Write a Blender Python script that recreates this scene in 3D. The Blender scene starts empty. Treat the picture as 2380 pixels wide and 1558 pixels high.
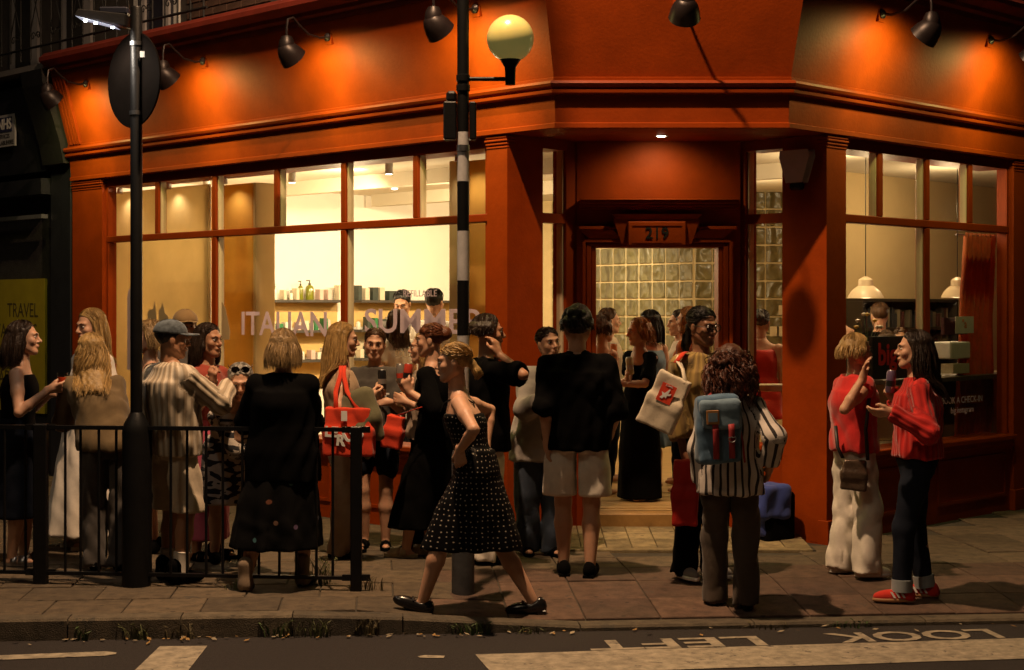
import bpy, bmesh, math, random
import numpy as np
from mathutils import Vector, Matrix
random.seed(7); np.random.seed(7)
sc = bpy.context.scene
C = sc.collection
R = math.radians

# ------------------------------------------------------------------ camera
F, CX, HY, EYE = 3700.0, 1190.0, 716.0, 1.68      # focal length and centre in units of a 2380 wide picture
cd = bpy.data.cameras.new('camera'); cam = bpy.data.objects.new('camera', cd); C.objects.link(cam)
cam.location = (0, 0, EYE); cam.rotation_euler = (R(90), 0, 0)
cd.sensor_width = 36.0; cd.lens = 36.0*F/2380.0; cd.shift_y = -63.0/2380.0
cd.clip_end = 500; cd.clip_start = 0.1
sc.camera = cam
# ------------------------------------------------------------------ sky, sun, exposure
w = bpy.data.worlds.new('World'); sc.world = w; w.use_nodes = True
nt = w.node_tree; bg = nt.nodes['Background']
sky = nt.nodes.new('ShaderNodeTexSky'); sky.sky_type = 'NISHITA'; sky.sun_disc = False
sky.sun_elevation = R(-4); sky.sun_rotation = R(200)
nt.links.new(sky.outputs[0], bg.inputs[0]); bg.inputs[1].default_value = 0.05
sd = bpy.data.lights.new('sun', 'SUN'); sun = bpy.data.objects.new('sun', sd); C.objects.link(sun)
sd.energy = 0.17; sd.angle = R(12); sd.color = (1.0, 0.74, 0.46)
sun.rotation_euler = Vector((0.42, 0.62, -0.74)).to_track_quat('-Z', 'Y').to_euler()
sc.view_settings.view_transform = 'Standard'; sc.view_settings.look = 'None'
sc.view_settings.gamma = 1.0; sc.view_settings.use_curve_mapping = False
sc.view_settings.exposure = 0.0
sc.cycles.use_denoising = True
sc.cycles.max_bounces = 4; sc.cycles.diffuse_bounces = 3; sc.cycles.glossy_bounces = 2
sc.cycles.use_adaptive_sampling = True; sc.cycles.adaptive_threshold = .02
sc.cycles.transmission_bounces = 2; sc.cycles.transparent_max_bounces = 12
sc.cycles.caustics_reflective = False; sc.cycles.caustics_refractive = False
sc.cycles.sample_clamp_indirect = 3.0

# ------------------------------------------------------------------ helpers
def at(px, py, Y):
    return np.array([(px-CX)/F*Y, Y, EYE-(py-HY)/F*Y])
def mesh_from(v, f, smooth=False):
    me = bpy.data.meshes.new('m')
    if isinstance(f, np.ndarray): f = f.tolist()
    v = v.tolist() if isinstance(v, np.ndarray) else [tuple(map(float, q)) for q in v]
    me.from_pydata(v, [], f); me.update()
    if smooth: me.polygons.foreach_set('use_smooth', [True]*len(me.polygons))
    return me
def link(name, me, m=None, parent=None):
    o = bpy.data.objects.new(name, me); C.objects.link(o)
    if m is not None: me.materials.clear(); me.materials.append(m)
    if parent is not None:
        o.parent = parent
        if parent.type == 'EMPTY': o.matrix_parent_inverse = Matrix.Translation(-parent.location)
    return o
def tag(o, label, cat, group=None):
    o['label'] = label; o['category'] = cat
    if group: o['group'] = group
    return o
def thing(name, label, cat, loc, group=None):
    o = bpy.data.objects.new(name, None); C.objects.link(o); o.location = tuple(map(float, loc)); o.empty_display_size = .1
    return tag(o, label, cat, group)
def struct(o): o['kind'] = 'structure'; return o
def stuff(o): o['kind'] = 'stuff'; return o
class MB:
    def __init__(s): s.v = []; s.f = []
    def add(s, v, f):
        n = len(s.v); s.v += [tuple(map(float, q)) for q in v]; s.f += [tuple(n+i for i in q) for q in f]; return s
    def box(s, fr, x, y, z):
        return s.add([fr(a, b, c) for c in z for b in y for a in x],
            [(0,2,3,1),(4,5,7,6),(0,1,5,4),(2,6,7,3),(0,4,6,2),(1,3,7,5)])
    def tube(s, pts, r, n=8, cap=True):
        pts = [np.array(p, float) for p in pts]; k = len(pts)
        rr = r if hasattr(r, '__len__') else [r]*k
        V = []; up = None
        for i, p in enumerate(pts):
            t = pts[min(i+1, k-1)]-pts[max(i-1, 0)]; t = t/(np.linalg.norm(t)+1e-9)
            if up is None:
                up = np.array([0,0,1.]) if abs(t[2]) < .9 else np.array([1.,0,0])
            a = np.cross(t, up); a /= np.linalg.norm(a)+1e-9; b = np.cross(a, t); up = b
            for j in range(n):
                q = 2*math.pi*j/n; V.append(p+rr[i]*(math.cos(q)*a+math.sin(q)*b))
        Fc = [(i*n+j, i*n+(j+1)%n, (i+1)*n+(j+1)%n, (i+1)*n+j) for i in range(k-1) for j in range(n)]
        if cap: Fc += [tuple(range(n))[::-1], tuple((k-1)*n+j for j in range(n))]
        return s.add(V, Fc)
    def lathe(s, prof, c=(0,0,0), ax=(0,0,1), n=20):
        ax = np.array(ax, float); ax /= np.linalg.norm(ax)
        h = np.array([0,0,1.]) if abs(ax[2]) < .9 else np.array([1.,0,0])
        a = np.cross(ax, h); a /= np.linalg.norm(a); b = np.cross(ax, a); c = np.array(c, float)
        V = [c+ax*z+r*(math.cos(2*math.pi*j/n)*a+math.sin(2*math.pi*j/n)*b) for r, z in prof for j in range(n)]
        k = len(prof)
        Fc = [(i*n+j, i*n+(j+1)%n, (i+1)*n+(j+1)%n, (i+1)*n+j) for i in range(k-1) for j in range(n)]
        if prof[0][0] > 1e-4: Fc.append(tuple(range(n))[::-1])
        if prof[-1][0] > 1e-4: Fc.append(tuple((k-1)*n+j for j in range(n)))
        return s.add(V, Fc)
    def mesh(s, smooth=False, bevel=0):
        me = mesh_from(s.v, s.f, smooth)
        bm = bmesh.new(); bm.from_mesh(me)
        bmesh.ops.remove_doubles(bm, verts=bm.verts, dist=1e-5)
        if bevel: bmesh.ops.bevel(bm, geom=list(bm.edges), offset=bevel, segments=1, affect='EDGES', clamp_overlap=True)
        bmesh.ops.recalc_face_normals(bm, faces=bm.faces)
        bm.to_mesh(me); bm.free()
        if smooth:
            me.polygons.foreach_set('use_smooth', [True]*len(me.polygons))
            me.set_sharp_from_angle(angle=R(40))
        return me
    def obj(s, name, m, parent=None, smooth=False, bevel=0): return link(name, s.mesh(smooth, bevel), m, parent)
def W3(a, b, c): return np.array([a, b, c], float)
def frame(o, ex, ey, ez=(0,0,1)):
    o, ex, ey, ez = (np.array(q, float) for q in (o, ex, ey, ez))
    return lambda a, b, c: o+ex*a+ey*b+ez*c
def box(name, fr, x, y, z, m, parent=None, bevel=0): return MB().box(fr, x, y, z).obj(name, m, parent, bevel=bevel)
def text(name, body, size, o, ex, ey, m, parent=None, sx=1.0, thick=.002, align='CENTER', bold=0.0):
    cu = bpy.data.curves.new('t', 'FONT'); cu.body = body; cu.size = size; cu.extrude = thick; cu.align_x = align; cu.align_y = 'CENTER'
    cu.resolution_u = 3; cu.offset = bold
    ob = bpy.data.objects.new('t', cu); C.objects.link(ob)
    dg = bpy.context.evaluated_depsgraph_get(); dg.update()
    me = bpy.data.meshes.new_from_object(ob.evaluated_get(dg)); bpy.data.objects.remove(ob)
    ex = Vector(ex).normalized(); ey = Vector(ey).normalized(); ez = ex.cross(ey); o = Vector(o)
    for v in me.vertices: v.co = o+ex*v.co.x*sx+ey*v.co.y+ez*v.co.z
    return link(name, me, m, parent)
# ------------------------------------------------------------------ materials
def mat(name, col, rough=.6, metal=0, var=.15, vscale=6, bump=0, bscale=60, spec=.5, coat=0, sheen=0, emit=None, es=0, dirt=0, alpha=None):
    m = bpy.data.materials.new(name); m.use_nodes = True; n = m.node_tree.nodes; l = m.node_tree.links
    b = n['Principled BSDF']; b.inputs['Roughness'].default_value = rough; b.inputs['Metallic'].default_value = metal
    b.inputs['Specular IOR Level'].default_value = spec
    if coat: b.inputs['Coat Weight'].default_value = coat; b.inputs['Coat Roughness'].default_value = .25
    if sheen: b.inputs['Sheen Weight'].default_value = sheen; b.inputs['Sheen Roughness'].default_value = .5
    tc = n.new('ShaderNodeTexCoord')
    nz = n.new('ShaderNodeTexNoise'); nz.inputs['Scale'].default_value = vscale; nz.inputs['Detail'].default_value = 5; nz.inputs['Roughness'].default_value = .65
    l.new(tc.outputs['Object'], nz.inputs['Vector'])
    mp = n.new('ShaderNodeMapRange'); mp.inputs[1].default_value = .3; mp.inputs[2].default_value = .7
    mp.inputs[3].default_value = 1-var; mp.inputs[4].default_value = 1+var*.6
    l.new(nz.outputs[0], mp.inputs[0])
    mx = n.new('ShaderNodeVectorMath'); mx.operation = 'SCALE'; mx.inputs[0].default_value = col[:3]; l.new(mp.outputs[0], mx.inputs['Scale'])
    l.new(mx.outputs[0], b.inputs['Base Color'])
    if bump:
        bz = n.new('ShaderNodeTexNoise'); bz.inputs['Scale'].default_value = bscale; bz.inputs['Detail'].default_value = 4
        l.new(tc.outputs['Object'], bz.inputs['Vector'])
        bp = n.new('ShaderNodeBump'); bp.inputs['Strength'].default_value = bump; bp.inputs['Distance'].default_value = .01
        l.new(bz.outputs[0], bp.inputs['Height']); l.new(bp.outputs[0], b.inputs['Normal'])
    if emit: b.inputs['Emission Color'].default_value = (*emit, 1); b.inputs['Emission Strength'].default_value = es
    return m
def nodes(m): return m.node_tree.nodes, m.node_tree.links, m.node_tree.nodes['Principled BSDF']
M = {}
RED = (.295, .042, .0016)
M['red'] = mat('red_paint', RED, .56, var=.20, vscale=3.5, bump=.16, bscale=45, spec=.15)
M['redtrim'] = mat('red_trim_paint', (.265, .036, .0016), .48, var=.12, vscale=5, bump=.08, bscale=50, spec=.22)
M['black'] = mat('black_enamel', (.006, .006, .0065), .45, var=.3, vscale=9, bump=.12, bscale=80, spec=.22)
M['iron'] = mat('black_iron', (.011, .011, .012), .6, var=.4, vscale=20, bump=.25, bscale=90)
M['steel'] = mat('dull_steel', (.35, .35, .36), .38, metal=1, var=.3, vscale=30)
M['lampshell'] = mat('bronze_shade', (.028, .019, .019), .42, metal=.4, var=.25, vscale=14)
M['whitepaint'] = mat('white_paint', (.72, .72, .70), .6, var=.12, vscale=8, bump=.08)
M['greywhite'] = mat('pole_white_band', (.55, .54, .55), .5, var=.2, vscale=12, bump=.1)
M['greypost'] = mat('grey_painted_steel', (.05, .05, .053), .6, var=.3, vscale=15, bump=.15)
M['plaster'] = mat('white_plaster', (.80, .76, .68), .85, var=.05, vscale=2, bump=.05)
M['ceil'] = mat('ceiling_plaster', (.66, .60, .48), .9, var=.06, vscale=2)
M['beige'] = mat('beige_plaster', (.62, .48, .25), .9, var=.07, vscale=2.5)
M['ply'] = mat('birch_plywood', (.62, .40, .14), .55, var=.18, vscale=3)
M['paleply'] = mat('pale_linen_blind', (.66, .53, .32), .8, var=.14, vscale=1.6, bump=.06)
M['amber'] = mat('translucent_amber_ply', (.66, .40, .10), .75, var=.15, vscale=2.5)  # plywood made translucent so the lamps behind light it up
M['woodfloor'] = mat('oak_floor', (.42, .27, .11), .45, var=.2, vscale=6)
M['dark'] = mat('dark_void', (.02, .018, .016), .8, var=.3)
M['mullinside'] = mat('cream_inner_frame', (.62, .52, .34), .5, var=.1)
def glassmat():
    m = bpy.data.materials.new('window_glass'); m.use_nodes = True; n = m.node_tree.nodes; l = m.node_tree.links
    n.remove(n['Principled BSDF']); out = n['Material Output']
    t = n.new('ShaderNodeBsdfTransparent'); t.inputs[0].default_value = (.97, .965, .95, 1)
    g = n.new('ShaderNodeBsdfGlossy'); g.inputs['Roughness'].default_value = .015
    lw = n.new('ShaderNodeLayerWeight'); lw.inputs[0].default_value = .5          # Schlick curve, the same from both sides of the pane
    pw = n.new('ShaderNodeMath'); pw.operation = 'POWER'; pw.inputs[1].default_value = 5; l.new(lw.outputs['Facing'], pw.inputs[0])
    ma = n.new('ShaderNodeMath'); ma.operation = 'MULTIPLY_ADD'; ma.inputs[1].default_value = .9; ma.inputs[2].default_value = .03; l.new(pw.outputs[0], ma.inputs[0])
    mx = n.new('ShaderNodeMixShader'); l.new(ma.outputs[0], mx.inputs[0]); l.new(t.outputs[0], mx.inputs[1]); l.new(g.outputs[0], mx.inputs[2])
    l.new(mx.outputs[0], out.inputs[0]); return m
M['glass'] = glassmat()
def emat(name, col, s, base=(.8, .8, .8)):
    return mat(name, base, .4, var=0, emit=col, es=s)
WARM = (1.0, .66, .32)
# ------------------------------------------------------------------ plan of the corner shop (metres, kerb side is towards the camera)
q = math.sqrt(.5)
A0, B0 = np.array([-.01, 11.38, 0]), np.array([2.22, 11.38, 0])
UL, NL = np.array([-q, q, 0]), np.array([-q, -q, 0])
UR, NR = np.array([q, q, 0]), np.array([q, -q, 0])
frL, frR = frame(A0, UL, NL), frame(B0, UR, NR)          # along the left / right street front, outwards, up
frA, frB = frame(A0, (q, q, 0), (q, -q, 0)), frame(B0, (-q, q, 0), (-q, -q, 0))   # the two cheeks of the recessed entrance
def uL(px): r = (px-CX)/F; return (-.01-11.38*r)/(q*(1+r))
def uR(px): r = (px-CX)/F; return (11.38*r-2.22)/(q*(1-r))
def uA(px): r = (px-CX)/F; return (11.38*r+.01)/(q*(1-r))
def uB(px): r = (px-CX)/F; return (2.22-11.38*r)/(q*(1+r))
def uLd(px, d): r = (px-CX)/F; s = 11.37-math.sqrt(2)*d; Y = s/(1+r); X = s-Y; return (-.01-q*d-X)/q      # the same for a plane d in front of (or behind) the wall
def uRd(px, d): r = (px-CX)/F; s = 9.16-math.sqrt(2)*d; Y = s/(1-r); X = Y-s; return (X-2.22-q*d)/q
def kerbY(X): return 8.80+.085*X
def ss(a, b, x): t = min(1, max(0, (x-a)/(b-a))); return t*t*(3-2*t)
DROP = .085; ROADZ = -.115
def hp(X, Y):
    qd = Y-kerbY(X)
    return -DROP*ss(-.85, -.15, X)*min(1, max(0, 1-qd/1.1))
# ================================================================== GROUND
M['asphalt'] = mat('asphalt', (.025, .019, .0175), .9, var=.55, vscale=70, bump=.9, bscale=260)
M['earth'] = mat('dark_ground', (.03, .027, .025), .95, var=.3, vscale=3)
M['paintroad'] = mat('worn_road_paint', (.30, .255, .185), .8, var=.5, vscale=16, bump=.3, bscale=150)
def slabmat(name, col, **k):
    m = mat(name, col, .85, var=.48, vscale=11, bump=.9, bscale=150)
    n, l, b = nodes(m)
    oi = n.new('ShaderNodeObjectInfo'); mr = n.new('ShaderNodeMapRange'); mr.inputs[3].default_value = .72; mr.inputs[4].default_value = 1.18
    l.new(oi.outputs['Random'], mr.inputs[0]); v = n.new('ShaderNodeVectorMath'); v.operation = 'SCALE'
    src = b.inputs['Base Color'].links[0].from_socket; l.new(src, v.inputs[0]); l.new(mr.outputs[0], v.inputs['Scale'])
    # stains and old chewing gum with a shape of their own
    vo = n.new('ShaderNodeTexVoronoi'); vo.inputs['Scale'].default_value = 7; tc = n.new('ShaderNodeTexCoord'); l.new(tc.outputs['Object'], vo.inputs['Vector'])
    cr = n.new('ShaderNodeMapRange'); cr.inputs[1].default_value = .09; cr.inputs[2].default_value = .13; cr.inputs[3].default_value = .42; cr.inputs[4].default_value = 1
    l.new(vo.outputs['Distance'], cr.inputs[0])
    v2 = n.new('ShaderNodeVectorMath'); v2.operation = 'SCALE'; l.new(v.outputs[0], v2.inputs[0]); l.new(cr.outputs[0], v2.inputs['Scale'])
    l.new(v2.outputs[0], b.inputs['Base Color']); return m
M['slab'] = slabmat('paving_stone', (.112, .081, .049))
M['slabred'] = slabmat('red_paving_stone', (.112, .064, .042))
M['kerb'] = slabmat('granite_kerb', (.112, .087, .056))
M['joint'] = mat('joint_dirt', (.055, .045, .032), .95, var=.4, vscale=15, bump=.4)
M['tile'] = slabmat('buff_entrance_tile', (.30, .23, .12))
def wear(m, col, thr, scale):
    n, l, b = nodes(m); tc = n.new('ShaderNodeTexCoord'); nz = n.new('ShaderNodeTexNoise'); nz.inputs['Scale'].default_value = scale; nz.inputs['Detail'].default_value = 8; nz.inputs['Roughness'].default_value = .72; l.new(tc.outputs['Object'], nz.inputs['Vector'])
    mr = n.new('ShaderNodeMapRange'); mr.inputs[1].default_value = thr; mr.inputs[2].default_value = thr+.035; l.new(nz.outputs[0], mr.inputs[0])
    mx = n.new('ShaderNodeMix'); mx.data_type = 'RGBA'; l.new(b.inputs['Base Color'].links[0].from_socket, mx.inputs['A']); mx.inputs['B'].default_value = (*col, 1); l.new(mr.outputs[0], mx.inputs['Factor']); l.new(mx.outputs['Result'], b.inputs['Base Color'])
wear(M['paintroad'], (.06, .05, .045), .60, 11); wear(M['asphalt'], (.085, .066, .058), .65, 130); wear(M['slab'], (.07, .055, .038), .61, 4.5); wear(M['slabred'], (.075, .05, .036), .60, 5.5); wear(M['kerb'], (.06, .05, .036), .58, 7)
def sheet(name, pts, z, m):
    return struct(link(name, mesh_from([(x, y, z) for x, y in pts], [tuple(range(len(pts)))]), m))
sheet('ground', [(-150, -60), (150, -60), (150, 200), (-150, 200)], -.30, M['earth'])
road = MB(); xs = np.linspace(-60, 60, 61)
road.add([(x, y, ROADZ) for x in xs for y in (-40.0, kerbY(x)+.05)], [(2*i, 2*i+2, 2*i+3, 2*i+1) for i in range(60)])
struct(road.obj('road', M['asphalt']))
# pavement bed, then every flag in view on top of it
bed = MB(); xs = np.concatenate([[-40, -12], np.linspace(-7, 7, 57), [12, 40]]); qs = np.concatenate([np.linspace(.10, 1.3, 10), [3, 6, 12, 40]])
bed.add([(x, kerbY(x)+qq, hp(x, kerbY(x)+qq)-.012) for x in xs for qq in qs],
        [(i*14+j, (i+1)*14+j, (i+1)*14+j+1, i*14+j+1) for i in range(len(xs)-1) for j in range(13)])
pave = struct(bed.obj('pavement', M['joint']))
ka = math.atan(.085); ek = np.array([math.cos(ka), math.sin(ka)]); en = np.array([-math.sin(ka), math.cos(ka)]); K0 = np.array([0, 8.80])
S = .43
def inside_shop(x, y):
    return (x+y > 11.50 and y-x > 9.28) or (x+y > 11.2 and y-x > 8.98 and y > 11.0)
for j in range(0, 20):
    for i in range(-22, 22):
        off = 0 if i*S > -.6 else .21*(j % 2)
        c0 = K0+ek*(i*S+off)+en*(.145+j*S)
        cen = c0+ek*S/2+en*S/2
        r = cen[0]/cen[1]
        if abs(r) > .37 or inside_shop(*cen): continue
        g = .004; tz = random.uniform(-.003, .003)
        qd = [c0+ek*g+en*g, c0+ek*(S-g)+en*g, c0+ek*(S-g)+en*(S-g), c0+ek*g+en*(S-g)]
        tl = [random.uniform(-.0025, .0025) for _ in range(4)]
        top = [(p[0], p[1], hp(*p)+tz+tl[k]) for k, p in enumerate(qd)]
        mid = sum(np.array(t) for t in top)/4
        V = [np.array(t) for t in top]; low = [v-[0, 0, .03] for v in V]
        ins = [v+(mid-v)*.018 for v in V]; edge = [v-[0, 0, .004] for v in V]
        me = mesh_from(ins+edge+low, [(0, 1, 2, 3)]+[(k, (k+1) % 4 + 0, (k+1) % 4+4, k+4)[::-1] for k in range(4)]+[(k+4, (k+1) % 4+4, (k+1) % 4+8, k+8)[::-1] for k in range(4)])
        link('paving_slab', me, M['slabred'] if (j < 3 and i*S > -.75) else M['slab'], pave)
# kerb stones
kb = MB().add([(x, kerbY(x)+d, z) for x in (-30, 30) for d, z in ((.02, -.2), (.02, -.13), (.14, -.13), (.14, -.2))], [(0, 1, 5, 4), (1, 2, 6, 5), (2, 3, 7, 6)])
kerb = struct(kb.obj('kerb', M['joint']))
x = -4.2
while x < 4.2:
    L = .60 if x < -.7 else .98
    xa, xb = x+.004, x+L-.004
    def kz(X): return hp(X, kerbY(X)+.0)
    V = []
    for X in (xa, xb):
        for d, dz in ((-.004, -.25), (0, -.012), (.014, 0), (.137, .001)): V.append((X-.085*d, kerbY(X)+d, kz(X)+dz if dz > -.1 else -.25))
    V += [(xa, kerbY(xa)+.137, -.25), (xb, kerbY(xb)+.137, -.25)]
    link('kerb_stone', mesh_from(V, [(0, 4, 5, 1), (1, 5, 6, 2), (2, 6, 7, 3), (0, 1, 2, 3, 8), (4, 9, 7, 6, 5)]), M['kerb'], kerb)
    x += L
# road markings
def mark(name, pts, z=ROADZ+.004):
    return struct(link(name, mesh_from([(a, b, z) for a, b in pts], [tuple(range(len(pts)))]), M['paintroad']))
def zy(X, d): return 8.235+.137*(X+.16)-d
edge = []
for k in range(40):
    X = -.19+k*.25; edge.append((X, zy(X, random.uniform(-.004, .006))))
back = [(X+.10, zy(X, .47+random.uniform(-.005, .005))) for X, _ in edge][::-1]
mark('zebra_stripe', edge+back)
back2 = [(X+.3, zy(X, 1.0)) for X, _ in edge]; mark('zebra_stripe', back2+[(X+.1, y-.48) for X, y in back2][::-1])
mark('give_way_block', [(-1.865, 8.43), (-1.615, 8.44), (-1.60, 7.86), (-1.865, 7.85)])
mark('zigzag_line', [(-3.6, 7.90), (-2.62, 8.10), (-2.10, 8.20), (-2.05, 8.235), (-2.055, 8.275), (-2.12, 8.305), (-2.7, 8.20), (-3.6, 8.0)])
mark('lane_dash', [(-.485, 8.185), (-.47, 8.15), (-.35, 8.15), (-.345, 8.20), (-.45, 8.215)])
ta = -.137
tx = np.array([-math.cos(ta), math.sin(ta), 0]); ty = np.array([-math.sin(-ta)*0-.1, -1, 0])
lk = text('road_lettering', 'LOOK', .335, (2.21, 8.715, ROADZ+.004), tx, np.cross((0, 0, 1.), tx), M['paintroad'], sx=1.02, thick=.0006, bold=.006); struct(lk)
lf = text('road_lettering', 'LEFT', .335, (.885, 8.522, ROADZ+.004), tx, np.cross((0, 0, 1.), tx), M['paintroad'], sx=1.42, thick=.0006, bold=.006); struct(lf)
mark('look_arrow', [(2.86, 8.84), (3.5, 8.93), (3.5, 8.80), (3.75, 8.92), (3.5, 9.03), (3.5, 8.97), (2.86, 8.88)])
# entrance threshold and tiles
step = struct(MB().box(W3, (.1, 2.1), (10.99, 12.2), (-.1, .008)).obj('entrance_step', M['joint']))
nose = MB().box(W3, (.12, 2.08), (10.985, 11.085), (-.05, .013)); link('threshold_stone', nose.mesh(bevel=.006), M['tile'], step)
for i in range(11):
    for j in range(3):
        X0 = .125+i*.178; Y0 = 11.09+j*.27
        b = MB().box(lambda a_, b_, c_: np.array([a_, b_, c_+(b_-11.09)*.055]), (X0+.003, X0+.175), (Y0+.003, Y0+.267), (-.02, .015+random.uniform(-.001, .001)))
        link('entrance_tile', b.mesh(bevel=.004), M['tile'], step)
# ================================================================== THE CORNER SHOP
shop = thing('corner_shop', 'red painted corner shop with lit windows and recessed entrance', 'shop', (1.1, 11.4, 0))
def chev(d):   # plan line of the fascia at offset d in front of the wall
    Yc = 11.05-d; sl = 11.37-math.sqrt(2)*d; sr = 9.16-math.sqrt(2)*d
    l = frL(6.06, d, 0); r = frR(3.55, d, 0)
    return [(l[0], l[1]), (sl-Yc, Yc), (Yc-sr, Yc), (r[0], r[1])]
def run(name, prof, m, parent=shop, bevel=0):
    V = []; k = len(prof)
    for d, z in prof: V += [(x, y, z) for x, y in chev(d)]
    Fc = []
    for i in range(k):
        a, b = i*4, ((i+1) % k)*4
        for j in range(3): Fc.append((a+j, a+j+1, b+j+1, b+j))
    Fc += [tuple(i*4 for i in range(k)), tuple(i*4+3 for i in range(k))[::-1]]
    return MB().add(V, Fc).obj(name, m, parent)
run('frieze', [(-.25, 2.92), (.045, 2.92), (.062, 2.925), (.062, 2.955), (.05, 2.962), (.065, 3.15), (-.25, 3.15)], M['red'])
run('moulding', [(-.2, 3.151), (.10, 3.151), (.115, 3.160), (.118, 3.178), (.100, 3.186), (.102, 3.196), (.128, 3.204), (.138, 3.222), (.130, 3.240), (.10, 3.248), (-.2, 3.248)], M['redtrim'])
run('sign_board', [(-.2, 3.249), (.085, 3.249), (.088, 3.268), (.079, 3.272), (.262, 3.925), (-.2, 3.925)], M['red'])
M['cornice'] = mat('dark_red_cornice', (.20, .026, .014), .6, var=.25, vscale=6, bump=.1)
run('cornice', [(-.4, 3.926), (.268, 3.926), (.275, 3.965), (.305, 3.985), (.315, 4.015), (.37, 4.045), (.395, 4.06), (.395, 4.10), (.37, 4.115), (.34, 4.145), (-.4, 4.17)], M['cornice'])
# fluted end bracket of the fascia at the left
for k in range(4):
    u = 5.80+k*.055
    MB().add([frL(uu, d, z) for uu in (u, u+.03) for d, z in ((.08, 3.27), (.105, 3.27), (.285, 3.90), (.25, 3.90))],
             [(0, 1, 2, 3), (7, 6, 5, 4), (0, 4, 5, 1), (1, 5, 6, 2), (2, 6, 7, 3), (3, 7, 4, 0)]).obj('bracket_flute', M['redtrim'], shop)
# soffit of the entrance
MB().add([(*p, z) for z in (2.921, 3.0) for p in ((-.1, 11.45), (.33, 11.0), (1.88, 11.0), (2.31, 11.45), (1.8, 12.0), (.4, 12.0))],
         [(0, 1, 2, 3, 4, 5), (11, 10, 9, 8, 7, 6)]+[(i, (i+1) % 6, (i+1) % 6+6, i+6) for i in range(6)]).obj('soffit', M['redtrim'], shop)
ZT, ZR0, ZR1, ZS = 2.84, 2.305, 2.365, .63
def pilaster(fr, u0, u1):
    p = box('pilaster', fr, (u0, u1), (-.11, .035), (0, 2.915), M['red'], shop)
    for z0, z1, e in ((2.822, 2.838, .006), (2.846, 2.862, .011), (2.870, 2.887, .017), (2.894, 2.912, .012)):
        box('capital_band', fr, (u0-e*.3, u1+e), (-.05, .035+e), (z0, z1), M['redtrim'], p, bevel=.005)
    box('plinth', fr, (u0-.004, u1+.012), (-.04, .05), (-.02, .16), M['red'], p, bevel=.004)
def windowwall(fr, ulo, uhi, muls, muls_low, nm, riser=True):
    box('lintel', fr, (ulo, uhi), (-.28, -.012), (ZT, 2.915), M['redtrim'], shop)
    if riser:
        r = box('stall_riser', fr, (ulo, uhi), (-.22, .0), (-.05, ZS-.085), M['red'], shop)
        n = max(2, int((uhi-ulo)/1.5))
        for k in range(n):
            a = ulo+(uhi-ulo)*k/n+.08; b = ulo+(uhi-ulo)*(k+1)/n-.08
            for (x, z) in (((a, b), (.12, .145)), ((a, b), (.45, .475)), ((a, a+.025), (.146, .449)), ((b-.025, b), (.146, .449))):
                box('panel_bead', fr, x, (0, .012), z, M['redtrim'], r)
        s = box('sill', fr, (ulo, uhi), (-.22, .07), (ZS-.045, ZS-.003), M['redtrim'], shop, bevel=.008)
        box('sill_moulding', fr, (ulo, uhi), (-.2, .035), (ZS-.0845, ZS-.0455), M['redtrim'], s, bevel=.006)
    frm = box('transom', fr, (ulo, uhi), (-.10, -.005), (ZR0, ZR1), M['redtrim'], shop, bevel=.006)
    def bars(us, z0, z1, wd):
        for u in us:
            b = box('mullion', fr, (u-wd/2, u+wd/2), (-.10, -.008), (z0, z1), M['redtrim'], shop, bevel=.006)
            box('glazing_bead', fr, (u-wd/2-.012, u-wd/2-.001), (-.085, -.03), (z0, z1), M['mullinside'], b)
            box('glazing_bead', fr, (u+wd/2+.001, u+wd/2+.012), (-.085, -.03), (z0, z1), M['mullinside'], b)
    bars(muls, ZR1, ZT, .062); bars(muls_low, ZS, ZR0, .068)
    bars([], 0, 0, 0)
    for z0, z1, us in ((ZS, ZR0, muls_low), (ZR1, ZT, muls)):
        e = [ulo]+sorted(us)+[uhi]
        for a, b in zip(e[:-1], e[1:]):
            w_ = .035
            a2, b2 = a+w_, b-w_
            p = box('window_pane', fr, (a2-.004, b2+.004), (-.060, -.054), (z0-.002, z1+.002), M['glass'], shop)
            p['label'] = nm
uw0, uw1 = uL(1140), uL(245)
pilaster(frL, -.001, uw0); pilaster(frL, uw1, uL(182)+.05)
windowwall(frL, uw0, uw1, [uL(p) for p in (963, 795, 639, 495, 362)], [uL(p) for p in (795, 495)], 'clear pane of the long display window')
for u, nm_ in ((uw0+.017, 0), (uw1-.017, 1)):
    box('window_stile', frL, (u-.017, u+.017), (-.10, -.01), (ZS, ZT), M['redtrim'], shop)
vw0, vw1 = uR(1957), uR(2347)
pilaster(frR, -.001, vw0); pilaster(frR, vw1, vw1+.30)
windowwall(frR, vw0, vw1, [uR(p) for p in (2050, 2159, 2259)], [uR(2159)], 'clear pane of the side street window')
for u in (vw0+.017, vw1-.017): box('window_stile', frR, (u-.017, u+.017), (-.10, -.01), (ZS, ZT), M['redtrim'], shop)
# plain wall beyond the right window, dark
box('side_wall', frR, (vw1+.31, 9), (-.1, .0), (-.05, 4.1), M['cornice'], shop)
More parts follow.
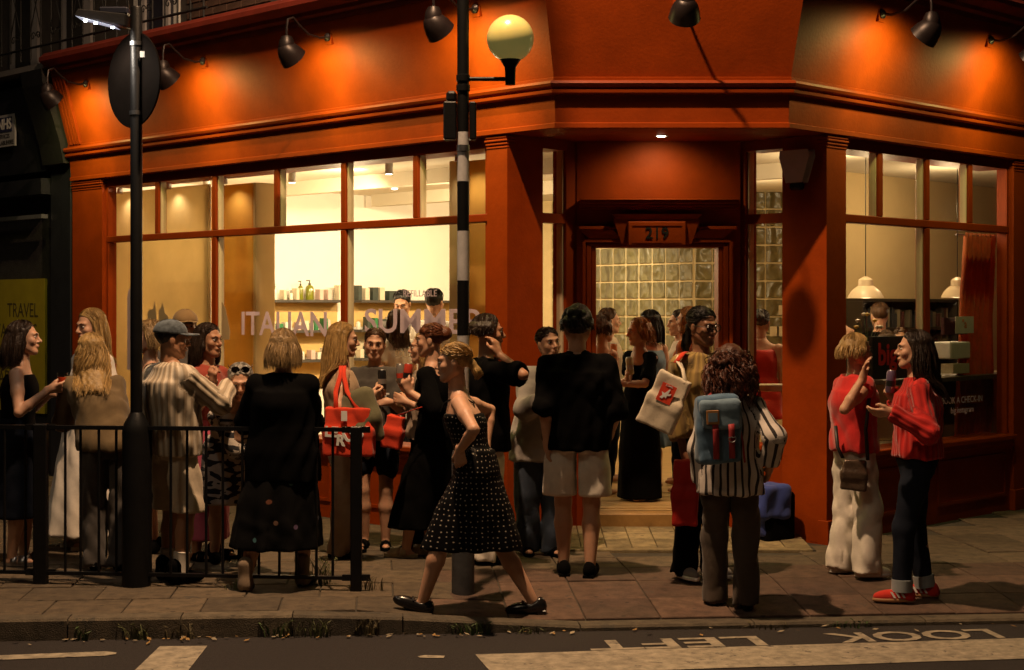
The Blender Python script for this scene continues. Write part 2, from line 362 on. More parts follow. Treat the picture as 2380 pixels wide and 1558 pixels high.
# cheeks of the entrance
def cheek(fr, u0, uwa, uwb, uend):
    ck = box('entrance_cheek', fr, (u0, uwa), (-.28, -.001), (-.05, 2.92), M['red'], shop)
    box('cheek_frame', fr, (uwb, uend), (-.14, -.003), (-.05, 2.92), M['redtrim'], shop)
    box('cheek_riser', fr, (uwa, uwb), (-.2, -.012), (-.05, ZS), M['redtrim'], shop)
    box('cheek_sill', fr, (uwa-.0, uwb), (-.2, .03), (ZS+.001, ZS+.04), M['redtrim'], shop, bevel=.005)
    box('cheek_transom', fr, (uwa, uwb), (-.10, -.008), (ZR0, ZR1+.01), M['redtrim'], shop)
    box('cheek_lintel', fr, (uwa, uwb), (-.2, -.006), (ZT+.005, 2.92), M['redtrim'], shop)
    for z0, z1 in ((ZS+.041, ZR0), (ZR1+.01, ZT+.005)):
        box('window_pane', fr, (uwa, uwb), (-.06, -.054), (z0, z1), M['glass'], shop)
        box('glazing_bead', fr, (uwb-.014, uwb-.001), (-.09, -.03), (z0, z1), M['mullinside'], shop)
cheek(frA, .02, uA(1262), uA(1317), .735)
cheek(frB, .02, uB(1818), uB(1732), .735)
# doorway facing the corner
DY = 11.86; X0, X1 = .626, 1.535; xa, xb = .482, 1.70
fd = frame((0, DY, 0), (1, 0, 0), (0, -1, 0))
for a, b in ((xa, X0), (X1, xb)):
    box('door_jamb', fd, (a, b), (-.22, .0), (0, 2.13), M['redtrim'], shop)
    s = 1 if a > 1 else -1
    for k, (o0, o1, pr) in enumerate(((0, .035, .02), (.037, .075, .035), (.08, .105, .055))):
        p0 = (X1+o0, X1+o1) if s > 0 else (X0-o1, X0-o0)
        box('architrave', fd, p0, (.001, pr), (0, 2.13+.02*k), M['red'], shop, bevel=.004)
box('door_head', fd, (xa, xb), (-.22, 0), (2.131, 2.92), M['red'], shop)
for k, (z0, z1, pr, ex) in enumerate(((2.132, 2.16, .03, -.0), (2.165, 2.19, .05, .03), (2.26, 2.285, .06, .07))):
    box('architrave', fd, (X0-.06-ex, X1+.06+ex), (.001, pr), (z0, z1), M['red'], shop, bevel=.004)
for z0, z1, pr in ((2.425, 2.445, .10), (2.447, 2.47, .14), (2.472, 2.482, .155), (2.41, 2.424, .06)):
    box('door_cornice', fd, (xa+.02, xb-.02), (.001, pr), (z0, z1), M['red'], shop, bevel=.004)
# stepped keystone block with the number plate
def slopebox(name, x0, x1, x2, x3, z0, z1, d0, d1, m):
    V = [fd(x0, 0.0, z0), fd(x1, 0.0, z0), fd(x1, d0, z0), fd(x0, d0, z0), fd(x2, 0.0, z1), fd(x3, 0.0, z1), fd(x3, d1, z1), fd(x2, d1, z1)]
    return MB().add(V, [(0, 1, 2, 3), (4, 7, 6, 5), (0, 4, 5, 1), (1, 5, 6, 2), (2, 6, 7, 3), (3, 7, 4, 0)]).obj(name, m, shop)
pc = 1.07
slopebox('keystone_block', pc-.26, pc+.26, pc-.32, pc+.32, 2.155, 2.335, .07, .10, M['red'])
slopebox('keystone_cap', pc-.30, pc+.30, pc-.33, pc+.33, 2.337, 2.372, .11, .13, M['red'])
for s in (-1, 1):
    slopebox('keystone_wing', *( (pc+.26, pc+.50, pc+.32, pc+.56) if s > 0 else (pc-.50, pc-.26, pc-.56, pc-.32) ), 2.195, 2.255, .055, .085, M['red'])
pl = box('number_plate', fd, (pc-.215, pc+.215), (.09, .115), (2.142, 2.318), M['red'], shop, bevel=.006)
for z0, z1 in ((2.285, 2.293), (2.158, 2.166)): box('plate_bead', fd, (pc-.18, pc+.18), (.115, .121), (z0, z1), M['redtrim'], pl)
M['ink'] = mat('black_lettering', (.012, .010, .009), .5, var=.1)
text('number_lettering', '219', .118, fd(pc, .119, 2.228), (1, 0, 0), (0, 0, 1), M['ink'], pl, thick=.003, bold=.001)
# inside of the door opening: wooden threshold
box('door_threshold', fd, (X0, X1), (-.5, .03), (.02, .150), mat('worn_oak_step', (.34, .19, .06), .5, var=.25, vscale=9), shop, bevel=.008)
# ------------------------------------------------------------------ rooms behind the glass
FZ, CZ = .16, 3.0
PW = 20.4       # party wall: Y - X = PW
def poly(name, pts, z, m, flip=False):
    o = link(name, mesh_from([(x, y, z) for x, y in pts], [tuple(range(len(pts)))[::-1] if flip else tuple(range(len(pts)))]), m); return struct(o)
lo = frL(6.35, -.2, 0); li = frL(-.0, -.2, 0)
inn = [(lo[0], lo[1]), (.10, 11.55), (.50, 12.0), (1.72, 12.0), (2.12, 11.55), tuple(frR(6, -.2, 0)[:2]), (7, 20), (-.2, 20.4)]
poly('shop_floor', inn, FZ-.006, M['woodfloor'])
poly('shop_ceiling', inn, CZ, M['ceil'], True)
def wall(name, p, qq, z0, z1, m, t=.1):
    p, qq = np.array([*p, 0.]), np.array([*qq, 0.]); e = (qq-p); L = np.linalg.norm(e); e /= L
    fr = frame(p, e, (-e[1], e[0], 0)); return struct(box(name, fr, (0, L), (0, t), (z0, z1), m))
wall('party_wall', (lo[0]-.1, lo[0]-.1+PW), (-.15, 20.25), FZ, CZ, M['plaster'])
wall('rear_wall', (-.4, 20.5), (4.6, 20.5), FZ, CZ, M['beige'])
wall('side_room_wall', (2.66, 14.86), (6.6, 18.8), FZ, CZ, M['beige'])
wall('corridor_wall', (3.2, 18.3), (2.665, 14.95), FZ, CZ, M['beige'])
# boards on the floor (each a part) in the doorway
fl = [o for o in C.objects if o.name == 'shop_floor'][0]
for k in range(9):
    y0 = 12.1+k*.14
    box('floor_board', W3, (.3, 2.0), (y0+.002, y0+.138), (FZ-.02, FZ+.002*(k % 2)), M['woodfloor'], fl)
# ceiling beams and track with cylinder spots
for d in (-2.1, -3.9): struct(box('ceiling_beam', frL, (.3, 6.2), (d-.11, d), (2.86, 2.999), M['ceil']))
lampw = emat('lit_lamp_face', (1.0, .86, .6), 14)
def ceilspot(px, py, Y, ln, nm, r=.035):
    p = at(px, py, Y); t = thing('ceiling_spotlight', nm, 'spotlight', (p[0], p[1], CZ), 'ceiling spotlights')
    MB().lathe([(r, p[2]), (r*1.02, p[2]+.01), (r, CZ-.02), (r*.6, CZ-.001)], (p[0], p[1], 0), n=16).obj('housing', M['whitepaint'], t, True)
    MB().lathe([(0.0001, p[2]-.003), (r*.8, p[2]-.003), (r*.8, p[2]+.002)], (p[0], p[1], 0), n=14).obj('lens', lampw, t)
    return p
ceilspot(679, 425, 14.6, .1, 'white cylinder ceiling spotlight behind the fourth upper pane')
ceilspot(904, 405, 14.0, .1, 'white cylinder ceiling spotlight behind the fifth upper pane')
ceilspot(480, 444, 15.2, .1, 'white cylinder ceiling spotlight behind the second upper pane')
def downlight(name, lab, x, y, z, r=.035):
    t = thing(name, lab, 'downlight', (x, y, z), 'recessed downlights')
    MB().lathe([(r*1.35, z-.004), (r*1.35, z+.0), (r, z+.0), (r*.98, z-.003)], (x, y, 0), n=18).obj('trim_ring', M['whitepaint'], t)
    MB().lathe([(.0001, z-.010), (r*.6, z-.009), (r*.95, z-.004), (r*.95, z+.004)], (x, y, 0), n=16).obj('lens', lampw, t)
for k, (px, py) in enumerate(((824, 430), (917, 438), (1004, 446))):
    Y = (CZ-EYE)*F/(HY-py); p = at(px, py, Y)
    downlight('downlight', ['leftmost', 'middle', 'rightmost'][k]+' of the three small downlights above the shelves', p[0], p[1], CZ-.005)
Y = (CZ-EYE)*F/(HY-351); p = at(2000, 351, Y); downlight('downlight', 'downlight behind the first upper pane of the side window', p[0], p[1], CZ-.005, .05)
Y = (2.92-EYE)*F/(HY-316); p = at(1537, 316, Y); downlight('downlight', 'round downlight in the red soffit over the entrance', p[0], p[1], 2.92, .036)
def lamp(name, kind, p, energy, col=WARM, r=.06, aim=None, ang=120, blend=.6, size=None):
    d = bpy.data.lights.new(name, kind); d.energy = energy; d.color = col
    if kind in ('POINT', 'SPOT'): d.shadow_soft_size = r
    if kind == 'SPOT': d.spot_size = R(ang); d.spot_blend = blend
    if kind == 'AREA': d.shape = 'RECTANGLE'; d.size, d.size_y = size
    o = bpy.data.objects.new(name, d); C.objects.link(o); o.location = tuple(map(float, p))
    if aim is not None: o.rotation_euler = Vector(tuple(map(float, aim))).to_track_quat('-Z', 'Y').to_euler()
    return o
IN = (1.0, .76, .44)
lamp('downlight_light', 'SPOT', (p[0], p[1], 2.90), 17, (1, .74, .34), .03, (0, .55, -1), 140, .8)
# shelf wash from the row of ceiling spots, general light in both rooms from added lamps without fittings
for u, d in ((4.6, -5.0), (4.9, -3.3), (5.0, -1.6)):
    pp = frL(u-1.5, d, 2.93); lamp('spotlight_beam', 'SPOT', pp, 380, IN, .05, UL*.9+np.array([0, 0, -.62]), 130, .9)
lamp('room_fill_light', 'POINT', frL(3.0, -2.6, 2.6), 50, IN, .10)
lamp('room_fill_light', 'POINT', (1.0, 15.0, 2.75), 16, IN, .1); lamp('room_fill_light', 'POINT', (2.45, 16.3, 2.6), 16, IN, .1)  # second lamp added to lighten the glass blocks
lamp('room_fill_light', 'POINT', (1.1, 12.9, 2.85), 14, IN, .1)
lamp('room_fill_light', 'POINT', (2.75, 13.6, 2.8), 34, (1, .72, .38), .1)
lamp('room_fill_light', 'POINT', frR(2.0, -.85, 2.45), 16, (1, .72, .38), .1); lamp('room_fill_light', 'POINT', (4.1, 14.9, 2.6), 26, (1, .72, .38), .1)  # first lamp added near the curtain to brighten it
# ------------------------------------------------------------------ glass block wall
m = mat('glass_block', (.17, .15, .065), .28, var=.3, vscale=9, bump=.8, bscale=16, spec=.9); M['block'] = m
n_, l_, b_ = nodes(m)
wv = n_.new('ShaderNodeTexWave'); wv.inputs['Scale'].default_value = 1.6; wv.inputs['Distortion'].default_value = 7; wv.inputs['Detail'].default_value = 2; wv.inputs['Detail Scale'].default_value = 2
tc = n_.new('ShaderNodeTexCoord'); oi = n_.new('ShaderNodeObjectInfo'); vm = n_.new('ShaderNodeVectorMath'); l_.new(tc.outputs['Object'], vm.inputs[0]); l_.new(oi.outputs['Location'], vm.inputs[1]); l_.new(vm.outputs[0], wv.inputs['Vector'])
bp = [x for x in n_ if x.type == 'BUMP'][0]; l_.new(wv.outputs['Fac'], bp.inputs['Height']); bp.inputs['Distance'].default_value = .03
b_.inputs['Transmission Weight'].default_value = .25
M['mortar'] = mat('pale_mortar', (.62, .50, .28), .8, var=.1)
c2 = np.array([2.05, 18.05, 0]); c1 = np.array([-.15, 20.25, 0])
gw = thing('glass_block_wall', 'wall of square glass blocks seen through the doorway', 'glass wall', (2.05, 18.05, FZ))
fg = frame(c1, (q, -q, 0), (-q, -q, 0)); fg2 = frame(c2, (1, 0, 0), (0, -1, 0))
box('mortar', fg, (0, 3.12), (-.09, 0), (FZ, CZ), M['mortar'], gw); box('mortar', fg2, (0, 1.2), (-.09, -.001), (FZ, CZ), M['mortar'], gw)
bs = MB().box(W3, (-.092, .092), (-.002, .012), (-.092, .092)).mesh(bevel=.01)
bs.materials.append(M['block'])
def blocks(fr, ncol, off, ang, j0):
    for i in range(ncol):
        for j in range(j0, 14):
            o = bpy.data.objects.new('glass_block', bs); C.objects.link(o); o.parent = gw; o.matrix_parent_inverse = Matrix.Translation(-gw.location)
            o.location = tuple(fr(off+.1+i*.2, .006, FZ+.1+j*.203)); o.rotation_euler = (0, 0, ang)
blocks(fg, 11, .92, R(-45)+math.pi, 2); blocks(fg2, 5, .02, math.pi, 2)
def translucent(m, f, col=None):
    n, l, b = nodes(m); t = n.new('ShaderNodeBsdfTranslucent'); mx = n.new('ShaderNodeMixShader'); mx.inputs[0].default_value = f
    l.new(b.inputs['Base Color'].links[0].from_socket, t.inputs[0]); l.new(b.outputs[0], mx.inputs[1]); l.new(t.outputs[0], mx.inputs[2]); l.new(mx.outputs[0], n['Material Output'].inputs[0]); return m
translucent(M['paleply'], .6); translucent(M['amber'], .5)
lamp('room_fill_light', 'POINT', frL(5.2, -1.3, 2.0), 46, IN, .15); lamp('room_fill_light', 'POINT', frL(3.6, -1.5, 2.2), 40, IN, .15)  # unseen lamps added behind blind and amber panel to backlight them
for u_, e_ in ((5.6, 9), (4.75, 9), (3.85, 9), (.78, 14)):  # spots added to brighten the panels behind the glass
    pp = frL(u_, -.22, 2.79); t_ = thing('added_spot', 'added small spot lighting the window display over the %s' % {5.6: 'leftmost pane', 4.75: 'second pane', 3.85: 'amber panel', .78: 'right hand plywood upright'}[u_], 'spotlight', pp, 'ceiling spotlights')
    MB().lathe([(.028, 0), (.03, .004), (.03, .05), (.01, .06)], pp, n=12).obj('housing', M['whitepaint'], t_, True)
    lamp('added_spot_light', 'SPOT', pp-np.array([0, 0, .01]), e_, IN, .02, -NL*.25+np.array([0, 0, -1]), 130, .8)
# ------------------------------------------------------------------ joinery behind the left window
def panel(name, lab, fr, u, d, z, m, bevel=.006):
    o = box(name, fr, u, d, z, m, bevel=bevel); return tag(o, lab, 'panel')
panel('window_blind', 'pale yellow linen panel behind the leftmost panes of the long window', frL, (uLd(489, -.35), 6.30), (-.36, -.33), (FZ, 2.82), M['paleply'])
panel('plywood_board', 'amber plywood panel behind the third pane', frL, (uLd(592, -.4), uLd(494, -.4)), (-.42, -.38), (FZ, 2.80), M['amber'])
panel('plywood_return', 'pale plywood edge board beside the amber panel', frL, (uLd(592, -.4)-.035, uLd(592, -.4)-.001), (-.60, -.38), (FZ, 2.80), M['paleply'])
panel('plywood_post', 'tall plywood upright at the right end of the long window', frL, (uLd(1150, -.47), uLd(1088, -.47)), (-.50, -.44), (FZ, 2.82), M['amber'])
panel('plywood_post', 'pale plywood edge board left of the right upright', frL, (uLd(1084, -.4), uLd(1052, -.4)), (-.44, -.36), (FZ, 2.82), M['paleply'])
panel('cheek_panel', 'amber plywood board behind the narrow left entrance window', frA, (.30, .50), (-.45, -.41), (FZ, 2.82), M['amber'])
# ------------------------------------------------------------------ shelves of bottles on the party wall
fp = frame((-.15, 20.25, 0), (-q, -q, 0), (q, -q, 0))       # along the wall from its far corner towards the street, out of the wall, up
def up(px): # distance along the wall seen at column px
    r = (px-CX)/F; return (r*20.25+.15)/(-q+q*r)
shelfm = mat('dark_steel_shelf', (.05, .042, .035), .5, var=.2); shw = mat('shelf_upstand', (.5, .42, .28), .7)
bott = {'white': mat('white_bottle', (.66, .62, .52), .35), 'olive': mat('olive_glass_bottle', (.17, .18, .014), .15, coat=.4),
        'kraft': mat('cream_carton', (.60, .52, .38), .8), 'dark': mat('dark_carton', (.035, .045, .035), .6), 'pink': mat('pink_tube', (.6, .42, .36), .5), 'green': mat('green_carton', (.02, .16, .05), .6), 'pump': mat('black_pump', (.01, .01, .01), .4)}
def bottle(u, z, h, r, m, lab, pump=True, d=.13):
    p = fp(u, d, z); t = thing('pump_bottle', lab, 'bottle', p, 'bottles on the shop shelves')
    MB().lathe([(r*.96, 0), (r, .008), (r, h*.62), (r*.8, h*.72), (r*.35, h*.78), (r*.3, h*.80)], p, n=12).obj('bottle_body', m, t, True)
    if pump:
        b = MB().lathe([(r*.36, h*.80), (r*.36, h*.87), (r*.14, h*.88), (r*.14, h)], p, n=8); b.box(frame(p, (-q, -q, 0), (q, -q, 0)), (-.006, r*.9), (-.006, .006), (h*.985, h*1.04)); b.obj('pump', bott['pump'], t)
    return t
def carton(u, z, wd, h, m, lab, d=.12):
    o = box('carton', fp, (u, u+wd), (d-.04, d+.05), (z, z+h), m, bevel=.003); return tag(o, lab, 'box', 'cartons on the shop shelves')
for k, (z, lab) in enumerate(((1.77, 'top'), (1.43, 'second'), (1.10, 'third'))):
    for a, b, s in ((up(1058), up(810), 'right'), (up(880) if 0 else up(783), up(600), 'left')):
        o = tag(box('wall_shelf', fp, (a, b), (.001, .24), (z-.03, z), shelfm, bevel=.003), f'{lab} dark wall shelf on the {s} of the tall mullion', 'shelf', 'wall shelves')
        box('shelf_back', fp, (a, b), (.001, .008), (z-.31, z-.031), M['ply'] if s == 'left' or k == 0 else shw, o)
for px, h, r, m, nm in ((609, .17, .034, 'white', 'white pump bottle at the left end of the top shelf'), (622, .17, .034, 'white', 'second white pump bottle from the left on the top shelf'),
                        (646, .10, .022, 'white', 'first small white bottle with black cap on the top shelf'), (660, .10, .022, 'white', 'second small white bottle with black cap on the top shelf'),
                        (682, .205, .03, 'olive', 'tall slim green bottle with black pump'), (703, .215, .048, 'olive', 'big round olive bottle with black pump')):
    bottle(up(px), 1.77, h, r, bott[m], nm)
for px, wpx, h, m, nm in ((639, 6, .11, 'kraft', 'thin cream carton beside the white bottles'), (668, 7, .13, 'kraft', 'narrow white carton beside the slim green bottle'), (722, 9, .12, 'pink', 'pinkish tube to the right of the olive bottle'), (741, 9, .12, 'pink', 'last pinkish tube on the left half of the top shelf'), (766, 16, .17, 'kraft', 'large cream carton left of the tall mullion'),
                          (812, 8, .17, 'dark', 'black carton just right of the tall mullion'), (828, 10, .14, 'kraft', 'cream carton third on the right top shelf'), (845, 13, .15, 'dark', 'tall black and white carton on the right top shelf'), (862, 11, .15, 'kraft', 'tall cream carton on the right top shelf'), (884, 16, .11, 'dark', 'low black box on the right top shelf'), (903, 14, .11, 'kraft', 'low cream box on the right top shelf'), (920, 10, .09, 'pink', 'small amber box near the bearded man')):
    a, b = up(px+wpx), up(px); carton(a, 1.77, b-a, h, bott[m], nm)
rng = random.Random(3); names = ['small boxed item', 'squat jar', 'narrow carton', 'tinted bottle', 'folded packet']
for z, sh in ((1.43, 'second'), (1.10, 'third')):
    for px in list(range(612, 780, 15))+list(range(816, 935, 17)):
        kk = rng.choice(['white', 'kraft', 'dark', 'pink', 'green', 'kraft', 'white'])
        if rng.random() < .45: t_ = bottle(up(px), z, rng.uniform(.09, .17), rng.uniform(.02, .034), bott[kk], f'small {kk} bottle in the row on the {sh} wall shelf', rng.random() < .5)
        else: a, b = up(px+rng.randint(6, 11)), up(px); carton(a, z, b-a, rng.uniform(.07, .16), bott[kk], f'small {kk} carton in the row on the {sh} wall shelf')
# window lettering, pale lilac film on the glass
M['vinyl'] = translucent(mat('lilac_vinyl', (.80, .68, .78), .7, var=.05), .6); M['vinyl2'] = translucent(mat('faint_vinyl', (.62, .48, .32), .7, var=.05), .5)
exL = -UL
def wtext(name, lab, s, px, py, hgt_px, m, sx):
    u = uL(px); P_ = frL(u, -.050, 0); Yd = P_[1]; z = EYE-(py-HY)/F*Yd; size = hgt_px/F*Yd/.70
    return tag(text(name, s, size, frL(u, -.051, z), exL, (0, 0, 1), m, sx=sx, thick=.0008, bold=.0035 if hgt_px > 40 else 0), lab, 'lettering')
wtext('window_lettering', 'lilac window lettering ITALIAN', 'ITALIAN', 646, 756, 55, M['vinyl'], 1.16)
wtext('window_lettering', 'lilac window lettering SUMMER partly behind the striped pole', 'SUMMER', 968, 750, 56, M['vinyl'], 1.36)
wtext('window_lettering', 'small pale window lettering REFILLABLE', 'REFILLABLE', 964, 683, 15, M['vinyl'], 1.10)
wtext('window_lettering', 'small faint window lettering SOLID', 'SOLID', 926, 824, 14, M['vinyl2'], 1.1); wtext('window_lettering', 'small faint window lettering PERFUME', 'PERFUME', 999, 822, 14, M['vinyl2'], 1.1)
wtext('window_lettering', 'white window lettering SCENT low on the glass', 'SCENT', 898, 960, 27, M['whitepaint'], 1.1)
def decal(name, lab, pts, m):
    v = []
    for px, py in pts:
        P_ = frL(uL(px), -.0505, 0); v.append((P_[0], P_[1], EYE-(py-HY)/F*P_[1]))
    fr_ = [tuple(np.array(a)+NL*.0012) for a in v]; n = len(v)
    return tag(link(name, MB().add(v+fr_, [tuple(range(n)), tuple(range(2*n-1, n-1, -1))]+[(i, (i+1) % n, (i+1) % n+n, i+n) for i in range(n)]).mesh(), m), lab, 'decal')
decal('window_decal', 'grey lilac tower shape stuck on the leftmost pane', [(285, 860), (285, 690), (287, 676), (294, 666), (300, 672), (301, 860)], M['vinyl'])
decal('window_decal', 'faint skyline shape on the glass right of the lamp pole', [(332, 748), (332, 727), (337, 720), (345, 719), (348, 700), (351, 719), (353, 740), (353, 748)], M['vinyl2'])
decal('window_decal', 'faint stepped skyline shape behind the tan cap', [(358, 748), (358, 722), (364, 714), (366, 703), (370, 714), (372, 728), (380, 735), (380, 748)], M['vinyl2'])
decal('window_decal', 'pale curved film shape low on the third pane', [(505, 790), (505, 700), (513, 718), (518, 742), (524, 772), (522, 790)], M['vinyl2'])
# ================================================================== side window room
cm = mat('rust_velvet_curtain', (.50, .125, .03), .8, var=.25, vscale=12, sheen=.3)
V = []; Fc = []; nu, nz = 60, 8
ua, ub = uRd(2236, -.26), uRd(2318, -.26)
for i in range(nu):
    for j in range(nz):
        t = i/(nu-1); zz = .62+(2.30-.62)*j/(nz-1); pinch = 1-.10*(j/(nz-1))+.08*math.sin(j*.9)
        u = (ua+ub)/2+(ub-ua)*(t-.5)*(1.04-.16*j/(nz-1))
        V.append(frR(u-.12*(1-j/(nz-1)), -.26+.028*math.sin(t*44+.5*math.sin(j))*(1+.3*math.sin(j*1.3)), zz+(.012*math.sin(t*44+1) if j == nz-1 else 0)))
for i in range(nu-1):
    for j in range(nz-1): Fc.append((i*nz+j, (i+1)*nz+j, (i+1)*nz+j+1, i*nz+j+1))
translucent(cm, .5); cu = link('curtain', mesh_from(V, Fc, True), cm); sm = cu.modifiers.new('thickness', 'SOLIDIFY'); sm.thickness = .006
tag(cu, 'rust red gathered curtain hanging at the right of the side window', 'curtain')
rod = MB().tube([frR(ua-.1, -.26, 2.29), frR(ub+.1, -.26, 2.29)], .008, 8).obj('curtain_rod', M['steel'], None); tag(rod, 'thin rod holding the rust red curtain', 'curtain rod')
shade = mat('cream_enamel_shade', (.72, .60, .42), .35, var=.05)
def pendant(px, py, Y, lab, wd):
    p = at(px, py, Y); t = thing('pendant_lamp', lab, 'pendant lamp', p, 'cream dome pendant lamps')
    r = wd/F*Y/2
    MB().lathe([(r, 0), (r*.96, .015), (r*.8, .06), (r*.5, .10), (r*.42, .105), (r*.40, .16), (r*.2, .18), (.012, .19)], p, n=28).obj('lamp_shade', shade, t, True)
    MB().tube([p+[0, 0, .19], [p[0], p[1], CZ]], .004, 6).obj('flex', M['black'], t)
    MB().lathe([(.0001, .01), (r*.3, .012), (r*.34, .05), (.0001, .09)], p, n=14).obj('bulb', emat('lit_bulb', (1, .8, .5), 3), t, True)
    lamp('pendant_light', 'POINT', p+[0, 0, -.03], 3.0, (1, .75, .42), .05)
pendant(2012, 693, 14.0, 'cream dome pendant lamp above the bar behind the wide side pane', 84)
pendant(2225, 692, 14.6, 'cream dome pendant lamp beside the rust red curtain', 74)
fs = frame((2.66, 14.86, 0), (q, q, 0), (q, -q, 0))
# back bar: dark cupboard band with books and bottles, counter
bar = thing('back_bar', 'dark back bar shelving along the wall of the side room', 'shelving', fs(.2, .1, FZ))
def us(px): r = (px-CX)/F; return (14.86*r-2.66)/(q*(1-r))
bd = mat('dark_stained_wood', (.030, .022, .014), .5, var=.3)
a, b = us(1950), us(2175)
box('back_panel', fs, (a, b), (.001, .03), (FZ, 1.76), bd, bar)
for z in (.9, 1.2, 1.46, 1.74): box('shelf', fs, (a, b), (.031, .26), (z, z+.03), bd, bar)
for u_ in (a, b-.03): box('upright', fs, (u_, u_+.03), (.031, .26), (FZ, 1.739), bd, bar)
rng = random.Random(5); bc = [mat('book_cloth', c, .7) for c in ((.05, .045, .035), (.12, .10, .06), (.03, .03, .03), (.2, .17, .1), (.07, .02, .015))]
for z in (1.23, 1.49):
    u_ = a+.05; k = 0
    while u_ < b-.08:
        wd = rng.uniform(.025, .06)
        if rng.random() < .7:
            o = tag(box('book', fs, (u_, u_+wd-.004), (.05, .2), (z, z+rng.uniform(.12, .2)), rng.choice(bc)), 'dim upright book on the %s shelf of the dark back bar' % ('lower' if z < 1.3 else 'upper'), 'book', 'books on the back bar')
        u_ += wd; k += 1
wl = mat('cream_letter_board', (.6, .5, .3), .6)
text('bar_lettering', 'LT', .20, fs(us(1985), .28, 1.61), (q, q, 0), (0, 0, 1), wl, bar, thick=.01, sx=1.3, bold=.006)
cnt = thing('bar_counter', 'dark bar counter with pale top inside the side window', 'counter', fs(.4, .9, FZ))
box('counter_front', fs, (us(1955), us(2200)), (.75, .80), (FZ, 1.0), mat('dark_counter', (.05, .035, .025), .5), cnt); box('counter_top', fs, (us(1955), us(2200)), (.45, .85), (1.0, 1.04), M['mullinside'], cnt, bevel=.005)
# window display of the side window
ds = thing('display_plinth', 'dark display plinth behind the side window', 'plinth', frR(1.5, -.4, FZ))
box('plinth_top', frR, (uRd(2030, -0.3), uRd(2330, -0.3)), (-.55, -.12), (1.085, 1.12), mat('mottled_stone_shelf', (.10, .08, .06), .5, var=.6, vscale=43), ds)
box('plinth_front', frR, (uRd(2185, -0.38), uRd(2330, -0.38)), (-.40, -.36), (.70, 1.084), mat('dark_poster_board', (.03, .026, .026), .6, var=.5, vscale=43), ds)
ex = UR
bigp = tag(box('big_sign', frR, (uRd(2025, -0.18), uRd(2112, -0.18)), (-.20, -.17), (1.13, 1.46), mat('black_card', (.012, .010, .010), .5)), 'black card with red lower case lettering big', 'sign')
text('sign_lettering', 'big.', .235, frR(uRd(2066, -.17), -.167, 1.315), UR, (0, 0, 1), mat('red_print', (.75, .03, .02), .6), bigp, thick=.001, bold=.007)
tag(box('laptop_box', frR, (uRd(2192, -0.22), uRd(2246, -0.22)), (-.24, -.21), (1.46, 1.60), mat('dark_red_print', (.07, .015, .02), .5)), 'dark red card on the shelf beside the curtain', 'card')
cd_ = tag(box('price_card', frR, (uRd(2220, -0.19), uRd(2262, -0.19)), (-.19, -.185), (1.47, 1.61), M['whitepaint']), 'white card with orange scribble beside the curtain', 'card')
text('card_lettering', '"a', .10, frR(uRd(2240, -.19), -.183, 1.545), UR, (0, 0, 1), mat('orange_print', (.8, .2, .03), .6), cd_, thick=.0008)
wb = tag(box('white_gift_box', frR, (uRd(2190, -0.28), uRd(2236, -0.28)), (-.36, -.20), (1.26, 1.40), M['whitepaint'], bevel=.01), 'white box on the shelf below the cards', 'box')
box('box_base', frR, (uRd(2200, -0.25), uRd(2238, -0.25)), (-.30, -.19), (1.14, 1.22), mat('cream_box', (.6, .55, .42), .7), wb)
text('window_lettering', 'BOOK A CHECK-IN', .075, frR(uR(2250), -.050, .935), UR, (0, 0, 1), M['vinyl'], shop, thick=.0006)
text('window_lettering', 'big.instagram', .07, frR(uR(2250), -.050, .855), UR, (0, 0, 1), M['vinyl'], shop, thick=.0006)
st = thing('white_chair', 'pale moulded chair standing inside the side window', 'chair', frR(uR(2075), -.5, FZ))
ch = mat('ivory_plastic', (.62, .55, .38), .4)
c0 = at(2062, 900, 12.75); fc = frame((c0[0], c0[1], 0), (1, 0, 0), (0, -1, 0))
box('backrest', fc, (-.20, .20), (-.02, .03), (.62, 1.10), ch, st, bevel=.02); box('seat', fc, (-.20, .20), (.031, .40), (.58, .62), ch, st, bevel=.015)
for sx in (-.18, .15):
    for sy in (.0, .36): box('leg', fc, (sx, sx+.03), (sy, sy+.03), (FZ, .58), ch, st)
vs = thing('flower_vase', 'small vase of yellow and white flowers inside the side window', 'vase', at(2018, 790, 12.6)-[0, 0, .2])
vp = at(2018, 850, 12.6)
MB().lathe([(.04, 0), (.055, .05), (.05, .12), (.03, .17), (.035, .19)], vp, n=14).obj('vase_body', bott['white'], vs, True)
gl = mat('leaf_green', (.06, .12, .02), .6); yl = mat('yellow_petals', (.7, .5, .05), .6)
for k in range(7):
    a_ = k*.9; tip = vp+[.10*math.cos(a_), .06*math.sin(a_), .30+.05*(k % 3)]
    MB().tube([vp+[0, 0, .16], (vp+tip)/2+[0, 0, .06], tip], [.003, .003, .002], 5).obj('stem', gl, vs)
    MB().lathe([(.0001, -.012), (.018, 0), (.022, .012), (.0001, .02)], tip, n=7).obj('flower', yl if k % 2 else bott['white'], vs)
# counter seen in the narrow right entrance window
tg = tag(box('window_ledge', frame((0, 12.3, 0), (1, 0, 0), (0, -1, 0)), (1.78, 2.4), (-.12, .12), (1.04, 1.09), M['mullinside'], bevel=.005), 'pale wooden ledge behind the narrow right entrance window', 'ledge')
for k, (x, z) in enumerate(((3.02, 1.60), (2.92, 1.36), (3.0, 1.36))):
    tag(box('small_notice', fg2, (x-2.05, x-2.05+.10), (.02, .03), (z, z+.11), M['mullinside']), ['square paper notice on the glass blocks', 'left small framed card on the glass blocks', 'right small framed card on the glass blocks'][k], 'notice')
